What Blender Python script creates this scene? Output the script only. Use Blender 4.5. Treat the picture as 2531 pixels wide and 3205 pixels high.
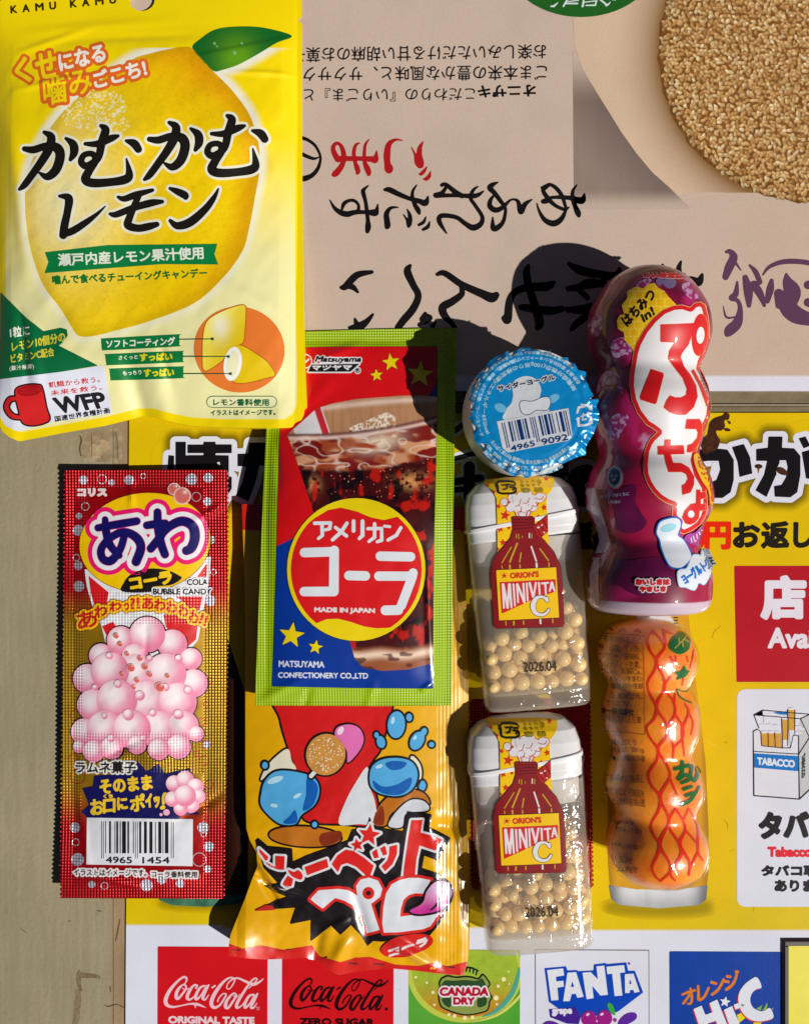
import bpy, bmesh, math, random
import numpy as np
from mathutils import Vector

for _o in list(bpy.data.objects):
    bpy.data.objects.remove(_o)
SC = bpy.context.scene
# ------------------------------------------------------------------ camera, sky, sun, exposure
K = 1e-4                      # one working unit = 0.1 mm
CX, CY, CAMH = 1265.5, 1602.5, 3000.0
cam = bpy.data.cameras.new('camera')
cam_o = bpy.data.objects.new('camera', cam)
SC.collection.objects.link(cam_o)
cam_o.location = (0, 0, CAMH * K)
cam.sensor_fit = 'VERTICAL'
cam.angle = 2 * math.atan(1602.5 / CAMH)
cam.clip_start, cam.clip_end = 0.005, 50.0
SC.camera = cam_o
SUN_EL = math.radians(45.0)
SUN_DIR = (0.84, -0.54)      # towards the sun, seen from above (x right, y up)
wd = bpy.data.worlds.new('World')
SC.world = wd
wd.use_nodes = True
_nt = wd.node_tree
_sky = _nt.nodes.new('ShaderNodeTexSky')
_sky.sky_type = 'NISHITA'
_sky.sun_disc = False
_sky.sun_elevation = SUN_EL
_sky.sun_rotation = math.atan2(SUN_DIR[0], SUN_DIR[1])
_sky.air_density = 0.25
_sky.dust_density = 0.4
_sky.ozone_density = 0.2
_nt.links.new(_sky.outputs[0], _nt.nodes['Background'].inputs[0])
_nt.nodes['Background'].inputs[1].default_value = 0.05
sun = bpy.data.lights.new('sun', 'SUN')
sun.energy = 5.0
sun.angle = math.radians(0.53)
sun.color = (1.0, 0.965, 0.90)
sun_o = bpy.data.objects.new('sun', sun)
SC.collection.objects.link(sun_o)
_d = Vector((SUN_DIR[0] * math.cos(SUN_EL), SUN_DIR[1] * math.cos(SUN_EL), math.sin(SUN_EL)))
sun_o.rotation_euler = _d.to_track_quat('Z', 'Y').to_euler()
sun_o.location = _d * 2
SC.view_settings.view_transform = 'Standard'
SC.view_settings.look = 'None'
SC.view_settings.exposure = -0.20
SC.view_settings.gamma = 1.0
SC.view_settings.use_curve_mapping = False
SC.cycles.transparent_max_bounces = 24
SC.cycles.max_bounces = 10

# ------------------------------------------------------------------ helpers
RNG = np.random.RandomState(7)
FR = {'L1': (0, 0, 1.7792), 'L2': (0, 680, 1.7792), 'P1': (900, 0, 1.708), 'P2': (1700, 0, 2.0554),
      'P3': (900, 680, 1.708), 'P4': (1750, 700, 2.187), 'A1': (150, 1440, 2.8467), 'A2': (150, 2140, 2.8467),
      'C1': (780, 1000, 2.5118), 'C2': (780, 1600, 2.5118), 'S1': (700, 2180, 2.135), 'Y1': (1400, 1060, 3.416),
      'M1': (1420, 1480, 2.8457), 'M2': (1420, 2200, 2.575), 'U1': (1800, 820, 3.6043), 'U2': (1800, 1380, 3.416),
      'O1': (1820, 1900, 2.2068), 'G1': (2200, 1250, 2.5438), 'G2': (2200, 2100, 2.5438), 'B1': (400, 2850, 1.8978),
      'B2': (1250, 2850, 1.3333), 'W1': (0, 1250, 1.8978), 'W2': (0, 2600, 3.416), 'N1': (480, 1320, 4.0667),
      'N2': (1380, 1350, 3.416), 'N3': (680, 1680, 3.4889), 'N4': (480, 2700, 5.3375), 'K1': (1270, 2960, 4.6162),
      'K2': (1660, 2950, 4.27), 'K3': (2080, 2930, 3.7871), 'K4': (1560, 0, 3.416), 'H1': (930, 420, 3.416),
      'H2': (1430, 540, 3.416), 'U3': (2000, 1250, 4.325), 'S2': (780, 2600, 4.27), 'S3': (1150, 2500, 3.7303),
      'B3': (500, 3040, 2.8618), 'M3': (1540, 1760, 7.7636), 'O': (0, 0, 1.0)}


def lin(c):
    a = np.asarray(c, float) / 255.0
    return np.where(a <= 0.04045, a / 12.92, ((a + 0.055) / 1.055) ** 2.4)


def Q(f, s, off=(0, 0)):
    x0, y0, k = FR[f]
    out = []
    for t in s.split(','):
        v = [float(w) for w in t.split()]
        if not v:
            continue
        out.append([x0 + (v[0] + off[0]) / k, y0 + (v[1] + off[1]) / k] + [w / k for w in v[2:3]])
    return np.array(out)


def smooth(p, closed=False, n=6):
    m = len(p)
    if m < 3:
        return p
    out = []
    rng = range(m) if closed else range(m - 1)
    for i in rng:
        if closed:
            a, b, c, d = p[(i - 1) % m], p[i], p[(i + 1) % m], p[(i + 2) % m]
        else:
            a, b, c, d = p[max(i - 1, 0)], p[i], p[i + 1], p[min(i + 2, m - 1)]
        for k in range(n):
            t = k / n
            out.append(0.5 * ((2 * b) + (-a + c) * t + (2 * a - 5 * b + 4 * c - d) * t * t + (-a + 3 * b - 3 * c + d) * t ** 3))
    if not closed:
        out.append(p[-1])
    out = np.array(out)
    if out.shape[1] > 2:
        out[:, 2] = np.maximum(out[:, 2], 0.05)
    return out


def poly_edges(p):
    return np.concatenate([p[:, :2], np.roll(p[:, :2], -1, 0)], 1)


# shapes: ('e', edges[n,4]) filled by even-odd;  ('s', pts[n,3]) round stroke of varying radius
def ST(f, s, sm=True, off=(0, 0)):
    p = Q(f, s, off)
    return ('s', smooth(p) if sm else p)


def STS(f, s, sm=True, off=(0, 0)):
    return [ST(f, t, sm, off) for t in s.split('/')]


def PG(f, s, sm=False, off=(0, 0)):
    p = Q(f, s, off)
    if sm:
        p = smooth(p, True)
    return ('e', poly_edges(p))


def RC(x0, y0, x1, y1, r=0.0):
    if r <= 0:
        p = np.array([(x0, y0), (x1, y0), (x1, y1), (x0, y1)], float)
    else:
        q = []
        for cx, cy, a in ((x1 - r, y0 + r, -90), (x1 - r, y1 - r, 0), (x0 + r, y1 - r, 90), (x0 + r, y0 + r, 180)):
            for k in range(9):
                t = math.radians(a + 90 * k / 8)
                q.append((cx + r * math.cos(t), cy + r * math.sin(t)))
        p = np.array(q)
    return ('e', poly_edges(p))


def EL(cx, cy, rx, ry=None, rot=0, n=56):
    ry = rx if ry is None else ry
    t = np.linspace(0, 2 * math.pi, n, endpoint=False)
    a = math.radians(rot)
    x, y = rx * np.cos(t), ry * np.sin(t)
    return ('e', poly_edges(np.stack([cx + x * math.cos(a) - y * math.sin(a), cy + x * math.sin(a) + y * math.cos(a)], 1)))


def STAR(cx, cy, R, r=None, rot=0, n=5):
    r = R * 0.4 if r is None else r
    p = []
    for k in range(2 * n):
        a = math.radians(rot - 90 + 180 * k / n)
        q = R if k % 2 == 0 else r
        p.append((cx + q * math.cos(a), cy + q * math.sin(a)))
    return ('e', poly_edges(np.array(p)))


_TC = {}


def _text_raw(s):
    if s in _TC:
        return _TC[s]
    c = bpy.data.curves.new('lettering', 'FONT')
    c.body = s
    c.size = 1.0
    c.resolution_u = 5
    o = bpy.data.objects.new('lettering', c)
    SC.collection.objects.link(o)
    dg = bpy.context.evaluated_depsgraph_get()
    ev = o.evaluated_get(dg)
    m = ev.to_mesh()
    v = np.zeros(len(m.vertices) * 3)
    m.vertices.foreach_get('co', v)
    v = v.reshape(-1, 3)[:, :2]
    cnt = {}
    for f in m.polygons:
        for k in f.edge_keys:
            cnt[k] = cnt.get(k, 0) + 1
    e = np.array([k for k, n in cnt.items() if n == 1])
    ev.to_mesh_clear()
    bpy.data.objects.remove(o)
    bpy.data.curves.remove(c)
    E = np.concatenate([v[e[:, 0]], v[e[:, 1]]], 1)
    E[:, 1] *= -1
    E[:, 3] *= -1
    lo = np.array([min(E[:, 0].min(), E[:, 2].min()), min(E[:, 1].min(), E[:, 3].min())])
    hi = np.array([max(E[:, 0].max(), E[:, 2].max()), max(E[:, 1].max(), E[:, 3].max())])
    E = (E - np.tile(lo, 2)) / np.tile(np.maximum(hi - lo, 1e-6), 2)
    _TC[s] = (E, (hi - lo))
    return _TC[s]


def _quad(U, V, c):
    tl, tr, bl, br = c
    return ((1 - U) * (1 - V))[:, None] * tl + (U * (1 - V))[:, None] * tr + ((1 - U) * V)[:, None] * bl + (U * V)[:, None] * br


def TX(s, f, corners, warp=None):
    """text with its ink box fitted to the corners top-left, top-right, bottom-left[, bottom-right]"""
    E, _ = _text_raw(s)
    c = [np.array(p[:2]) for p in Q(f, corners)]
    if len(c) == 3:
        c.append(c[1] + c[2] - c[0])
    a = _quad(E[:, 0], E[:, 1], c)
    b = _quad(E[:, 2], E[:, 3], c)
    if warp:
        a, b = warp(a), warp(b)
    return ('e', np.concatenate([a, b], 1))


def TARC(s, cx, cy, r, a0, a1, hgt, inward=False):
    """text along an arc; angles in degrees clockwise from the right; ink height hgt"""
    E, _ = _text_raw(s)

    def m(U, V):
        a = np.radians(a0 + (a1 - a0) * U)
        rr = r + (V - 1) * hgt if inward else r - (V - 1) * hgt
        return np.stack([cx + rr * np.cos(a), cy + rr * np.sin(a)], 1)
    return ('e', np.concatenate([m(E[:, 0], E[:, 1]), m(E[:, 2], E[:, 3])], 1))


def shape_bbox(sh):
    b = []
    for k, a in sh:
        if k == 'e':
            b.append([min(a[:, 0].min(), a[:, 2].min()), min(a[:, 1].min(), a[:, 3].min()), max(a[:, 0].max(), a[:, 2].max()), max(a[:, 1].max(), a[:, 3].max())])
        else:
            b.append([(a[:, 0] - a[:, 2]).min(), (a[:, 1] - a[:, 2]).min(), (a[:, 0] + a[:, 2]).max(), (a[:, 1] + a[:, 2]).max()])
    b = np.array(b)
    return b[:, 0].min(), b[:, 1].min(), b[:, 2].max(), b[:, 3].max()


def field(sh, xs, ys, M):
    h = xs[1] - xs[0]
    D = np.full((len(ys), len(xs)), M)
    x0, y0 = xs[0], ys[0]

    def win(ax, ay, bx, by, m):
        j0 = max(int((min(ax, bx) - m - x0) / h), 0)
        j1 = min(int((max(ax, bx) + m - x0) / h) + 2, len(xs))
        i0 = max(int((min(ay, by) - m - y0) / h), 0)
        i1 = min(int((max(ay, by) + m - y0) / h) + 2, len(ys))
        return i0, i1, j0, j1

    def sd(X, Y, ax, ay, bx, by):
        dx, dy = bx - ax, by - ay
        L = dx * dx + dy * dy
        t = np.clip(((X - ax) * dx + (Y - ay) * dy) / L, 0, 1) if L > 1e-12 else np.zeros_like(X + Y)
        return np.hypot(X - ax - t * dx, Y - ay - t * dy), t
    for k, a in sh:
        if k == 'e':
            ud = np.full(D.shape, M)
            ins = np.zeros(D.shape, bool)
            for ax, ay, bx, by in a:
                i0, i1, j0, j1 = win(ax, ay, bx, by, M)
                if i1 > i0 and j1 > j0:
                    d, _ = sd(xs[None, j0:j1], ys[i0:i1, None], ax, ay, bx, by)
                    w = ud[i0:i1, j0:j1]
                    np.minimum(w, d, out=w)
                if ay != by:
                    lo, hi = (ay, by) if ay < by else (by, ay)
                    r0 = int(np.searchsorted(ys, lo, 'right'))
                    r1 = int(np.searchsorted(ys, hi, 'right'))
                    if r1 > r0:
                        xc = ax + (ys[r0:r1] - ay) / (by - ay) * (bx - ax)
                        ins[r0:r1] ^= xs[None, :] < xc[:, None]
            np.minimum(D, np.where(ins, -ud, ud), out=D)
        else:
            for p, q in (zip(a[:-1], a[1:]) if len(a) > 1 else [(a[0], a[0])]):
                i0, i1, j0, j1 = win(p[0], p[1], q[0], q[1], M + max(p[2], q[2]))
                if i1 > i0 and j1 > j0:
                    d, t = sd(xs[None, j0:j1], ys[i0:i1, None], p[0], p[1], q[0], q[1])
                    d = d - (p[2] + (q[2] - p[2]) * t)
                    w = D[i0:i1, j0:j1]
                    np.minimum(w, d, out=w)
    return D


_CASES = []
for _c in range(16):
    L = []
    for _k in range(4):
        a, b = (_c >> _k) & 1, (_c >> ((_k + 1) % 4)) & 1
        if a:
            L.append(('c', _k))
        if a != b:
            L.append(('x', _k))
    _CASES.append(L)


def isofill(D, lvl, xs, ys, block=1):
    """marching-squares fill of D<lvl: verts[n,2], list of face index arrays (welded)"""
    g = D - lvl
    g = np.where(np.abs(g) < 1e-6, 1e-6, g)
    ny, nx = g.shape
    ins = g < 0
    c = [ins[:-1, :-1], ins[:-1, 1:], ins[1:, 1:], ins[1:, :-1]]
    code = c[0] * 1 + c[1] * 2 + c[2] * 4 + c[3] * 8
    N = ny * nx

    def node(kind, k, i, j):
        if kind == 'c':
            return (i + (k in (2, 3))) * nx + j + (k in (1, 2))
        if k == 0:
            return N + i * nx + j
        if k == 2:
            return N + (i + 1) * nx + j
        if k == 1:
            return 2 * N + i * nx + j + 1
        return 2 * N + i * nx + j
    faces = []
    full = code == 15
    if block > 1:
        by, bx = full.shape[0] // block, full.shape[1] // block
        if by and bx:
            B = full[:by * block, :bx * block].reshape(by, block, bx, block).all(axis=(1, 3))
            bi, bj = np.nonzero(B)
            i, j = bi * block, bj * block
            faces.append(np.stack([i * nx + j, i * nx + j + block, (i + block) * nx + j + block, (i + block) * nx + j], 1))
            full = full.copy()
            full[:by * block, :bx * block] &= ~np.repeat(np.repeat(B, block, 0), block, 1)
    for cs in range(1, 16):
        i, j = np.nonzero(full if cs == 15 else code == cs)
        if len(i):
            faces.append(np.stack([node(k, q, i, j) for k, q in _CASES[cs]], 1))
    if not faces:
        return np.zeros((0, 2)), []
    ids = np.unique(np.concatenate([f.ravel() for f in faces]))
    V = np.zeros((len(ids), 2))
    ki = ids // N
    r = ids % N
    i, j = r // nx, r % nx
    m = ki == 0
    V[m, 0], V[m, 1] = xs[j[m]], ys[i[m]]
    m = ki == 1
    a, b = g[i[m], j[m]], g[i[m], np.minimum(j[m] + 1, nx - 1)]
    V[m, 0], V[m, 1] = xs[j[m]] + a / (a - b) * (xs[1] - xs[0]), ys[i[m]]
    m = ki == 2
    a, b = g[i[m], j[m]], g[np.minimum(i[m] + 1, ny - 1), j[m]]
    V[m, 0], V[m, 1] = xs[j[m]], ys[i[m]] + a / (a - b) * (ys[1] - ys[0])
    return V, [np.searchsorted(ids, f) for f in faces]


def fill(sh, lvl=0.0, h=1.5, block=4, clip=None, cut=None):
    if not isinstance(sh, list):
        sh = [sh]
    x0, y0, x1, y1 = shape_bbox(sh)
    pad = max(lvl, 0) + 2.1 * h
    xs = np.arange(x0 - pad, x1 + pad + h, h) + 0.137
    ys = np.arange(y0 - pad, y1 + pad + h, h) + 0.219
    D = field(sh, xs, ys, abs(lvl) + 2.5 * h) - lvl
    if clip is not None:
        D = np.maximum(D, field(clip if isinstance(clip, list) else [clip], xs, ys, 2.5 * h))
    if cut is not None:
        D = np.maximum(D, -field(cut if isinstance(cut, list) else [cut], xs, ys, 2.5 * h))
    return isofill(D, 0.0, xs, ys, block)


def hash2(i, j, s):
    n = (i * 374761393 + j * 668265263 + s * 974711) & 0x7fffffff
    n = ((n ^ (n >> 13)) * 1274126177) & 0x7fffffff
    return ((n ^ (n >> 16)) & 0xffff) / 65535.0


def noise(P, sc, seed=0, octv=1):
    out, amp, tot = 0, 1.0, 0
    for o in range(octv):
        x, y = P[:, 0] / sc, P[:, 1] / sc
        i, j = np.floor(x).astype(np.int64), np.floor(y).astype(np.int64)
        fx, fy = x - i, y - j
        fx, fy = fx * fx * (3 - 2 * fx), fy * fy * (3 - 2 * fy)
        v = (hash2(i, j, seed) * (1 - fx) + hash2(i + 1, j, seed) * fx) * (1 - fy) + (hash2(i, j + 1, seed) * (1 - fx) + hash2(i + 1, j + 1, seed) * fx) * fy
        out = out + amp * v
        tot += amp
        amp *= 0.5
        sc *= 0.5
        seed += 17
    return out / tot            # 0..1


def ridge(P, a, b, w, amp):
    a, b = np.array(a, float), np.array(b, float)
    d = b - a
    t = np.clip(((P - a) @ d) / (d @ d), 0, 1)
    e = P - a - t[:, None] * d
    dist = np.hypot(e[:, 0], e[:, 1])
    return amp * np.exp(-(dist / w) ** 2) * np.sin(np.pi * np.clip(t * 0.9 + 0.05, 0, 1))


def pdist(P, sh):
    """unsigned distance of points to the edges of a polygon shape"""
    d = np.full(len(P), 1e9)
    for ax, ay, bx, by in sh[1]:
        dx, dy = bx - ax, by - ay
        L = dx * dx + dy * dy + 1e-9
        t = np.clip(((P[:, 0] - ax) * dx + (P[:, 1] - ay) * dy) / L, 0, 1)
        d = np.minimum(d, np.hypot(P[:, 0] - ax - t * dx, P[:, 1] - ay - t * dy))
    return d


def sstep(a, b, x):
    t = np.clip((x - a) / (b - a), 0, 1)
    return t * t * (3 - 2 * t)


# ------------------------------------------------------------------ surfaces (working units; x right, y down, z up)
class Flat:
    def __init__(s, z):
        s.z = z

    def h(s, W):
        return np.full(len(W), float(s.z))

    def normal(s, W):
        e = 1.5
        hx = (s.h(W + [e, 0]) - s.h(W - [e, 0])) / (2 * e)
        hy = (s.h(W + [0, e]) - s.h(W - [0, e])) / (2 * e)
        n = np.stack([-hx, -hy, np.ones(len(W))], 1)
        return n / np.linalg.norm(n, axis=1)[:, None]

    def world(s, P, lift=0.0):
        C = np.array([CX, CY])
        z = np.zeros(len(P))
        for _ in range(14):
            W = C + (P - C) * (1 - z / CAMH)[:, None]
            z = 0.35 * z + 0.65 * s.h(W)
        W = C + (P - C) * (1 - z / CAMH)[:, None]
        z = s.h(W)
        n = s.normal(W)
        return np.concatenate([W, z[:, None]], 1) + n * np.asarray(lift).reshape(-1, 1), n


class Height(Flat):
    def __init__(s, fn):
        s.h = fn


def unproj(P, z):
    C = np.array([CX, CY])
    return C + (np.asarray(P, float) - C) * (1 - z / CAMH)


def to_m(W, base=(0, 0, 0)):
    o = np.empty_like(W)
    o[:, 0] = (W[:, 0] - CX) * K
    o[:, 1] = -(W[:, 1] - CY) * K
    o[:, 2] = W[:, 2] * K
    return o - np.asarray(base)


# ------------------------------------------------------------------ objects
def thing(name, label, cat, at, z=0.0, group=None):
    o = bpy.data.objects.new(name, None)
    SC.collection.objects.link(o)
    o.empty_display_size = 0.005
    o.location = ((at[0] - CX) * K, -(at[1] - CY) * K, z * K)
    o['label'] = label
    o['category'] = cat
    if group:
        o['group'] = group
    return o


def tag(o, label, cat, group=None):
    o['label'] = label
    o['category'] = cat
    if group:
        o['group'] = group
    return o


def base_of(parent):
    b = np.zeros(3)
    while parent is not None:
        b = b + np.array(parent.location)
        parent = parent.parent
    return b


def mesh_obj(name, V, faces, mat, parent=None, normals=None, colors=None, smooth_=True, local=False):
    """V in working units (or metres local to parent if local)"""
    me = bpy.data.meshes.new(name)
    co = V if local else to_m(np.asarray(V, float), base_of(parent))
    fl = []
    for f in faces:
        if isinstance(f, np.ndarray) and f.ndim == 2:
            fl.append((f.shape[1], f))
        else:
            fl.append((len(f), np.array([f])))
    nl = sum(k * len(f) for k, f in fl)
    nf = sum(len(f) for k, f in fl)
    me.vertices.add(len(co))
    me.vertices.foreach_set('co', np.ascontiguousarray(co, np.float32).ravel())
    me.loops.add(nl)
    me.polygons.add(nf)
    li = np.concatenate([f[:, ::-1].ravel() for k, f in fl]).astype(np.int32)   # y is flipped: keep faces outward
    st = np.concatenate([np.full(len(f), k) for k, f in fl])
    starts = np.concatenate([[0], np.cumsum(st)[:-1]]).astype(np.int32)
    me.loops.foreach_set('vertex_index', li)
    me.polygons.foreach_set('loop_start', starts)
    me.polygons.foreach_set('loop_total', st.astype(np.int32))
    me.update(calc_edges=True)
    me.validate()
    if colors is not None:
        a = me.color_attributes.new('Col', 'FLOAT_COLOR', 'POINT')
        c = np.ones((len(co), 4), np.float32)
        c[:, :colors.shape[1]] = colors
        a.data.foreach_set('color', c.ravel())
    if smooth_:
        me.polygons.foreach_set('use_smooth', np.ones(len(me.polygons), bool))
    if normals is not None and smooth_:
        n = normals.copy()
        n[:, 1] *= -1
        me.normals_split_custom_set_from_vertices([tuple(x) for x in n])
    if mat is not None:
        me.materials.append(mat)
    o = bpy.data.objects.new(name, me)
    SC.collection.objects.link(o)
    if parent is not None:
        o.parent = parent
    return o


class Art:
    """printed ink: shapes of flat colour laid in thin films on a surface"""

    def __init__(s, surf, lift0=0.5, dl=0.45, h=1.6, block=4):
        s.surf, s.lift0, s.dl, s.h, s.block = surf, lift0, dl, h, block
        s.items = []
        s.em = None

    def add(s, sh, col, L=1, lvl=0.0, h=None, block=None, clip=None, cut=None, alpha=1.0):
        V, F = fill(sh, lvl, h or s.h, s.block if block is None else block, clip, cut)
        if len(V):
            c = col(V) if callable(col) else np.tile(lin(col), (len(V), 1))
            if c.shape[1] == 3:
                c = np.concatenate([c, (s.em(V) if s.em else np.zeros(len(V)))[:, None]], 1)
            s.items.append((V, F, c, L))
        return s

    def build(s, name, mat, parent=None, label=None):
        V = np.concatenate([i[0] for i in s.items])
        C = np.concatenate([i[2] for i in s.items])
        lf = np.concatenate([np.full(len(i[0]), s.lift0 + s.dl * (i[3] - 1)) for i in s.items])
        F, o = [], 0
        for v, f, c, L in s.items:
            F += [q + o for q in f]
            o += len(v)
        W, n = s.surf.world(V, lf)
        ob = mesh_obj(name, W, F, mat, parent, n, C)
        if label:
            ob['label'] = label
        s.items = []
        return ob


def sheet_solid(name, sh, surf, thick, mat, parent, col, h=5.0, back=None, block=1, jag=None):
    """closed thin solid: top face on surf, underside `thick` lower (or at back(W)), rim between"""
    V, F = fill(sh, 0.0, h, block)
    W, n = surf.world(V)
    c = col(V) if callable(col) else np.tile(lin(col), (len(V), 1))
    B = W.copy()
    B[:, 2] = back(W) if back else W[:, 2] - thick
    nv = len(V)
    cnt = {}
    for f in F:
        for k in range(f.shape[1]):
            for a, b in zip(f[:, k], f[:, (k + 1) % f.shape[1]]):
                key = (a, b) if a < b else (b, a)
                cnt[key] = None if key in cnt else (a, b)
    rim = np.array([e for e in cnt.values() if e is not None])
    FF = list(F) + [f[:, ::-1] + nv for f in F]
    # separate rim vertices keep the edge crisp
    ru = np.unique(rim)
    m = {v: i for i, v in enumerate(ru)}
    ra = np.array([[m[a], m[b]] for a, b in rim])
    R0 = 2 * nv
    FF.append(np.stack([ra[:, 1] + R0, ra[:, 0] + R0, ra[:, 0] + R0 + len(ru), ra[:, 1] + R0 + len(ru)], 1))
    AV = np.concatenate([W, B, W[ru], B[ru]])
    nb = n.copy()
    nb *= -1
    # rim normals: outward in the plane, from the rim edges
    rn = np.zeros((len(ru), 3))
    for a, b in rim:
        d = W[b] - W[a]
        o = np.array([d[1], -d[0], 0.0])
        rn[m[a]] += o
        rn[m[b]] += o
    rn /= np.maximum(np.linalg.norm(rn, axis=1)[:, None], 1e-9)
    AN = np.concatenate([n, nb, rn, rn])
    AC = np.concatenate([c, c, c[ru], c[ru]])
    return mesh_obj(name, AV, FF, mat, parent, AN, AC)


# ------------------------------------------------------------------ materials
def mat_new(name):
    m = bpy.data.materials.new(name)
    m.use_nodes = True
    nt = m.node_tree
    b = nt.nodes['Principled BSDF']
    return m, nt, b


def print_mat(name, rough=0.45, spec=0.4, coat=0.0, mottle=0.06, msc=900.0, fine=0.05, bump=0.0, bsc=600.0, emboss=0.0, epitch=9.0, metal=0.0, coatr=0.1, dust=0.0):
    m, nt, b = mat_new(name)
    N, Lk = nt.nodes.new, nt.links.new
    at = N('ShaderNodeAttribute')
    at.attribute_name = 'Col'
    tc = N('ShaderNodeTexCoord')
    n1 = N('ShaderNodeTexNoise')
    n1.inputs['Scale'].default_value = msc / 10
    n1.inputs['Detail'].default_value = 5
    Lk(tc.outputs['Object'], n1.inputs['Vector'])
    n2 = N('ShaderNodeTexNoise')
    n2.inputs['Scale'].default_value = 3500
    n2.inputs['Detail'].default_value = 1
    Lk(tc.outputs['Object'], n2.inputs['Vector'])
    r1 = N('ShaderNodeMapRange')
    r1.inputs[1].default_value, r1.inputs[2].default_value = 0.3, 0.7
    r1.inputs[3].default_value, r1.inputs[4].default_value = 1 - mottle, 1 + mottle * 0.6
    Lk(n1.outputs['Fac'], r1.inputs[0])
    r2 = N('ShaderNodeMapRange')
    r2.inputs[1].default_value, r2.inputs[2].default_value = 0.3, 0.7
    r2.inputs[3].default_value, r2.inputs[4].default_value = 1 - fine, 1 + fine
    Lk(n2.outputs['Fac'], r2.inputs[0])
    mu = N('ShaderNodeMath')
    mu.operation = 'MULTIPLY'
    Lk(r1.outputs[0], mu.inputs[0])
    Lk(r2.outputs[0], mu.inputs[1])
    vm = N('ShaderNodeVectorMath')
    vm.operation = 'SCALE'
    Lk(at.outputs['Color'], vm.inputs[0])
    Lk(mu.outputs[0], vm.inputs['Scale'])
    Lk(vm.outputs[0], b.inputs['Base Color'])
    b.inputs['Roughness'].default_value = rough
    b.inputs['Specular IOR Level'].default_value = spec
    b.inputs['Metallic'].default_value = metal
    b.inputs['Coat Weight'].default_value = coat
    b.inputs['Coat Roughness'].default_value = coatr
    hgt = None
    if bump:
        n3 = N('ShaderNodeTexNoise')
        n3.inputs['Scale'].default_value = bsc
        n3.inputs['Detail'].default_value = 4
        Lk(tc.outputs['Object'], n3.inputs['Vector'])
        bp = N('ShaderNodeBump')
        bp.inputs['Strength'].default_value = bump
        bp.inputs['Distance'].default_value = 0.0004
        Lk(n3.outputs['Fac'], bp.inputs['Height'])
        hgt = bp
    if emboss:
        sp = N('ShaderNodeSeparateXYZ')
        Lk(tc.outputs['Object'], sp.inputs[0])
        s_ = []
        for ax in (0, 1):
            k = N('ShaderNodeMath')
            k.operation = 'MULTIPLY'
            k.inputs[1].default_value = 2 * math.pi / (epitch * K)
            Lk(sp.outputs[ax], k.inputs[0])
            q = N('ShaderNodeMath')
            q.operation = 'SINE'
            Lk(k.outputs[0], q.inputs[0])
            s_.append(q)
        ad = N('ShaderNodeMath')
        ad.operation = 'ADD'
        Lk(s_[0].outputs[0], ad.inputs[0])
        Lk(s_[1].outputs[0], ad.inputs[1])
        ml = N('ShaderNodeMath')
        ml.operation = 'MULTIPLY'
        Lk(ad.outputs[0], ml.inputs[0])
        Lk(at.outputs['Alpha'], ml.inputs[1])
        bp2 = N('ShaderNodeBump')
        bp2.inputs['Strength'].default_value = emboss
        bp2.inputs['Distance'].default_value = 0.0001
        Lk(ml.outputs[0], bp2.inputs['Height'])
        if hgt:
            Lk(hgt.outputs[0], bp2.inputs['Normal'])
        hgt = bp2
    if hgt:
        Lk(hgt.outputs[0], b.inputs['Normal'])
        Lk(hgt.outputs[0], b.inputs['Coat Normal'])
    return m


def plain_mat(name, col, rough=0.4, spec=0.5, metal=0.0, coat=0.0, sss=0.0):
    m, nt, b = mat_new(name)
    c = tuple(lin(col)) + (1,)
    n = nt.nodes.new('ShaderNodeTexNoise')
    n.inputs['Scale'].default_value = 300
    n.inputs['Detail'].default_value = 3
    tc = nt.nodes.new('ShaderNodeTexCoord')
    nt.links.new(tc.outputs['Object'], n.inputs['Vector'])
    mx = nt.nodes.new('ShaderNodeMix')
    mx.data_type = 'RGBA'
    mx.inputs[6].default_value = tuple(x * 0.92 for x in c[:3]) + (1,)
    mx.inputs[7].default_value = tuple(min(x * 1.06, 1) for x in c[:3]) + (1,)
    nt.links.new(n.outputs['Fac'], mx.inputs[0])
    nt.links.new(mx.outputs[2], b.inputs['Base Color'])
    b.inputs['Roughness'].default_value = rough
    b.inputs['Specular IOR Level'].default_value = spec
    b.inputs['Metallic'].default_value = metal
    b.inputs['Coat Weight'].default_value = coat
    if sss:
        b.inputs['Subsurface Weight'].default_value = sss
        b.inputs['Subsurface Radius'].default_value = (0.003, 0.002, 0.001)
    return m


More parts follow.
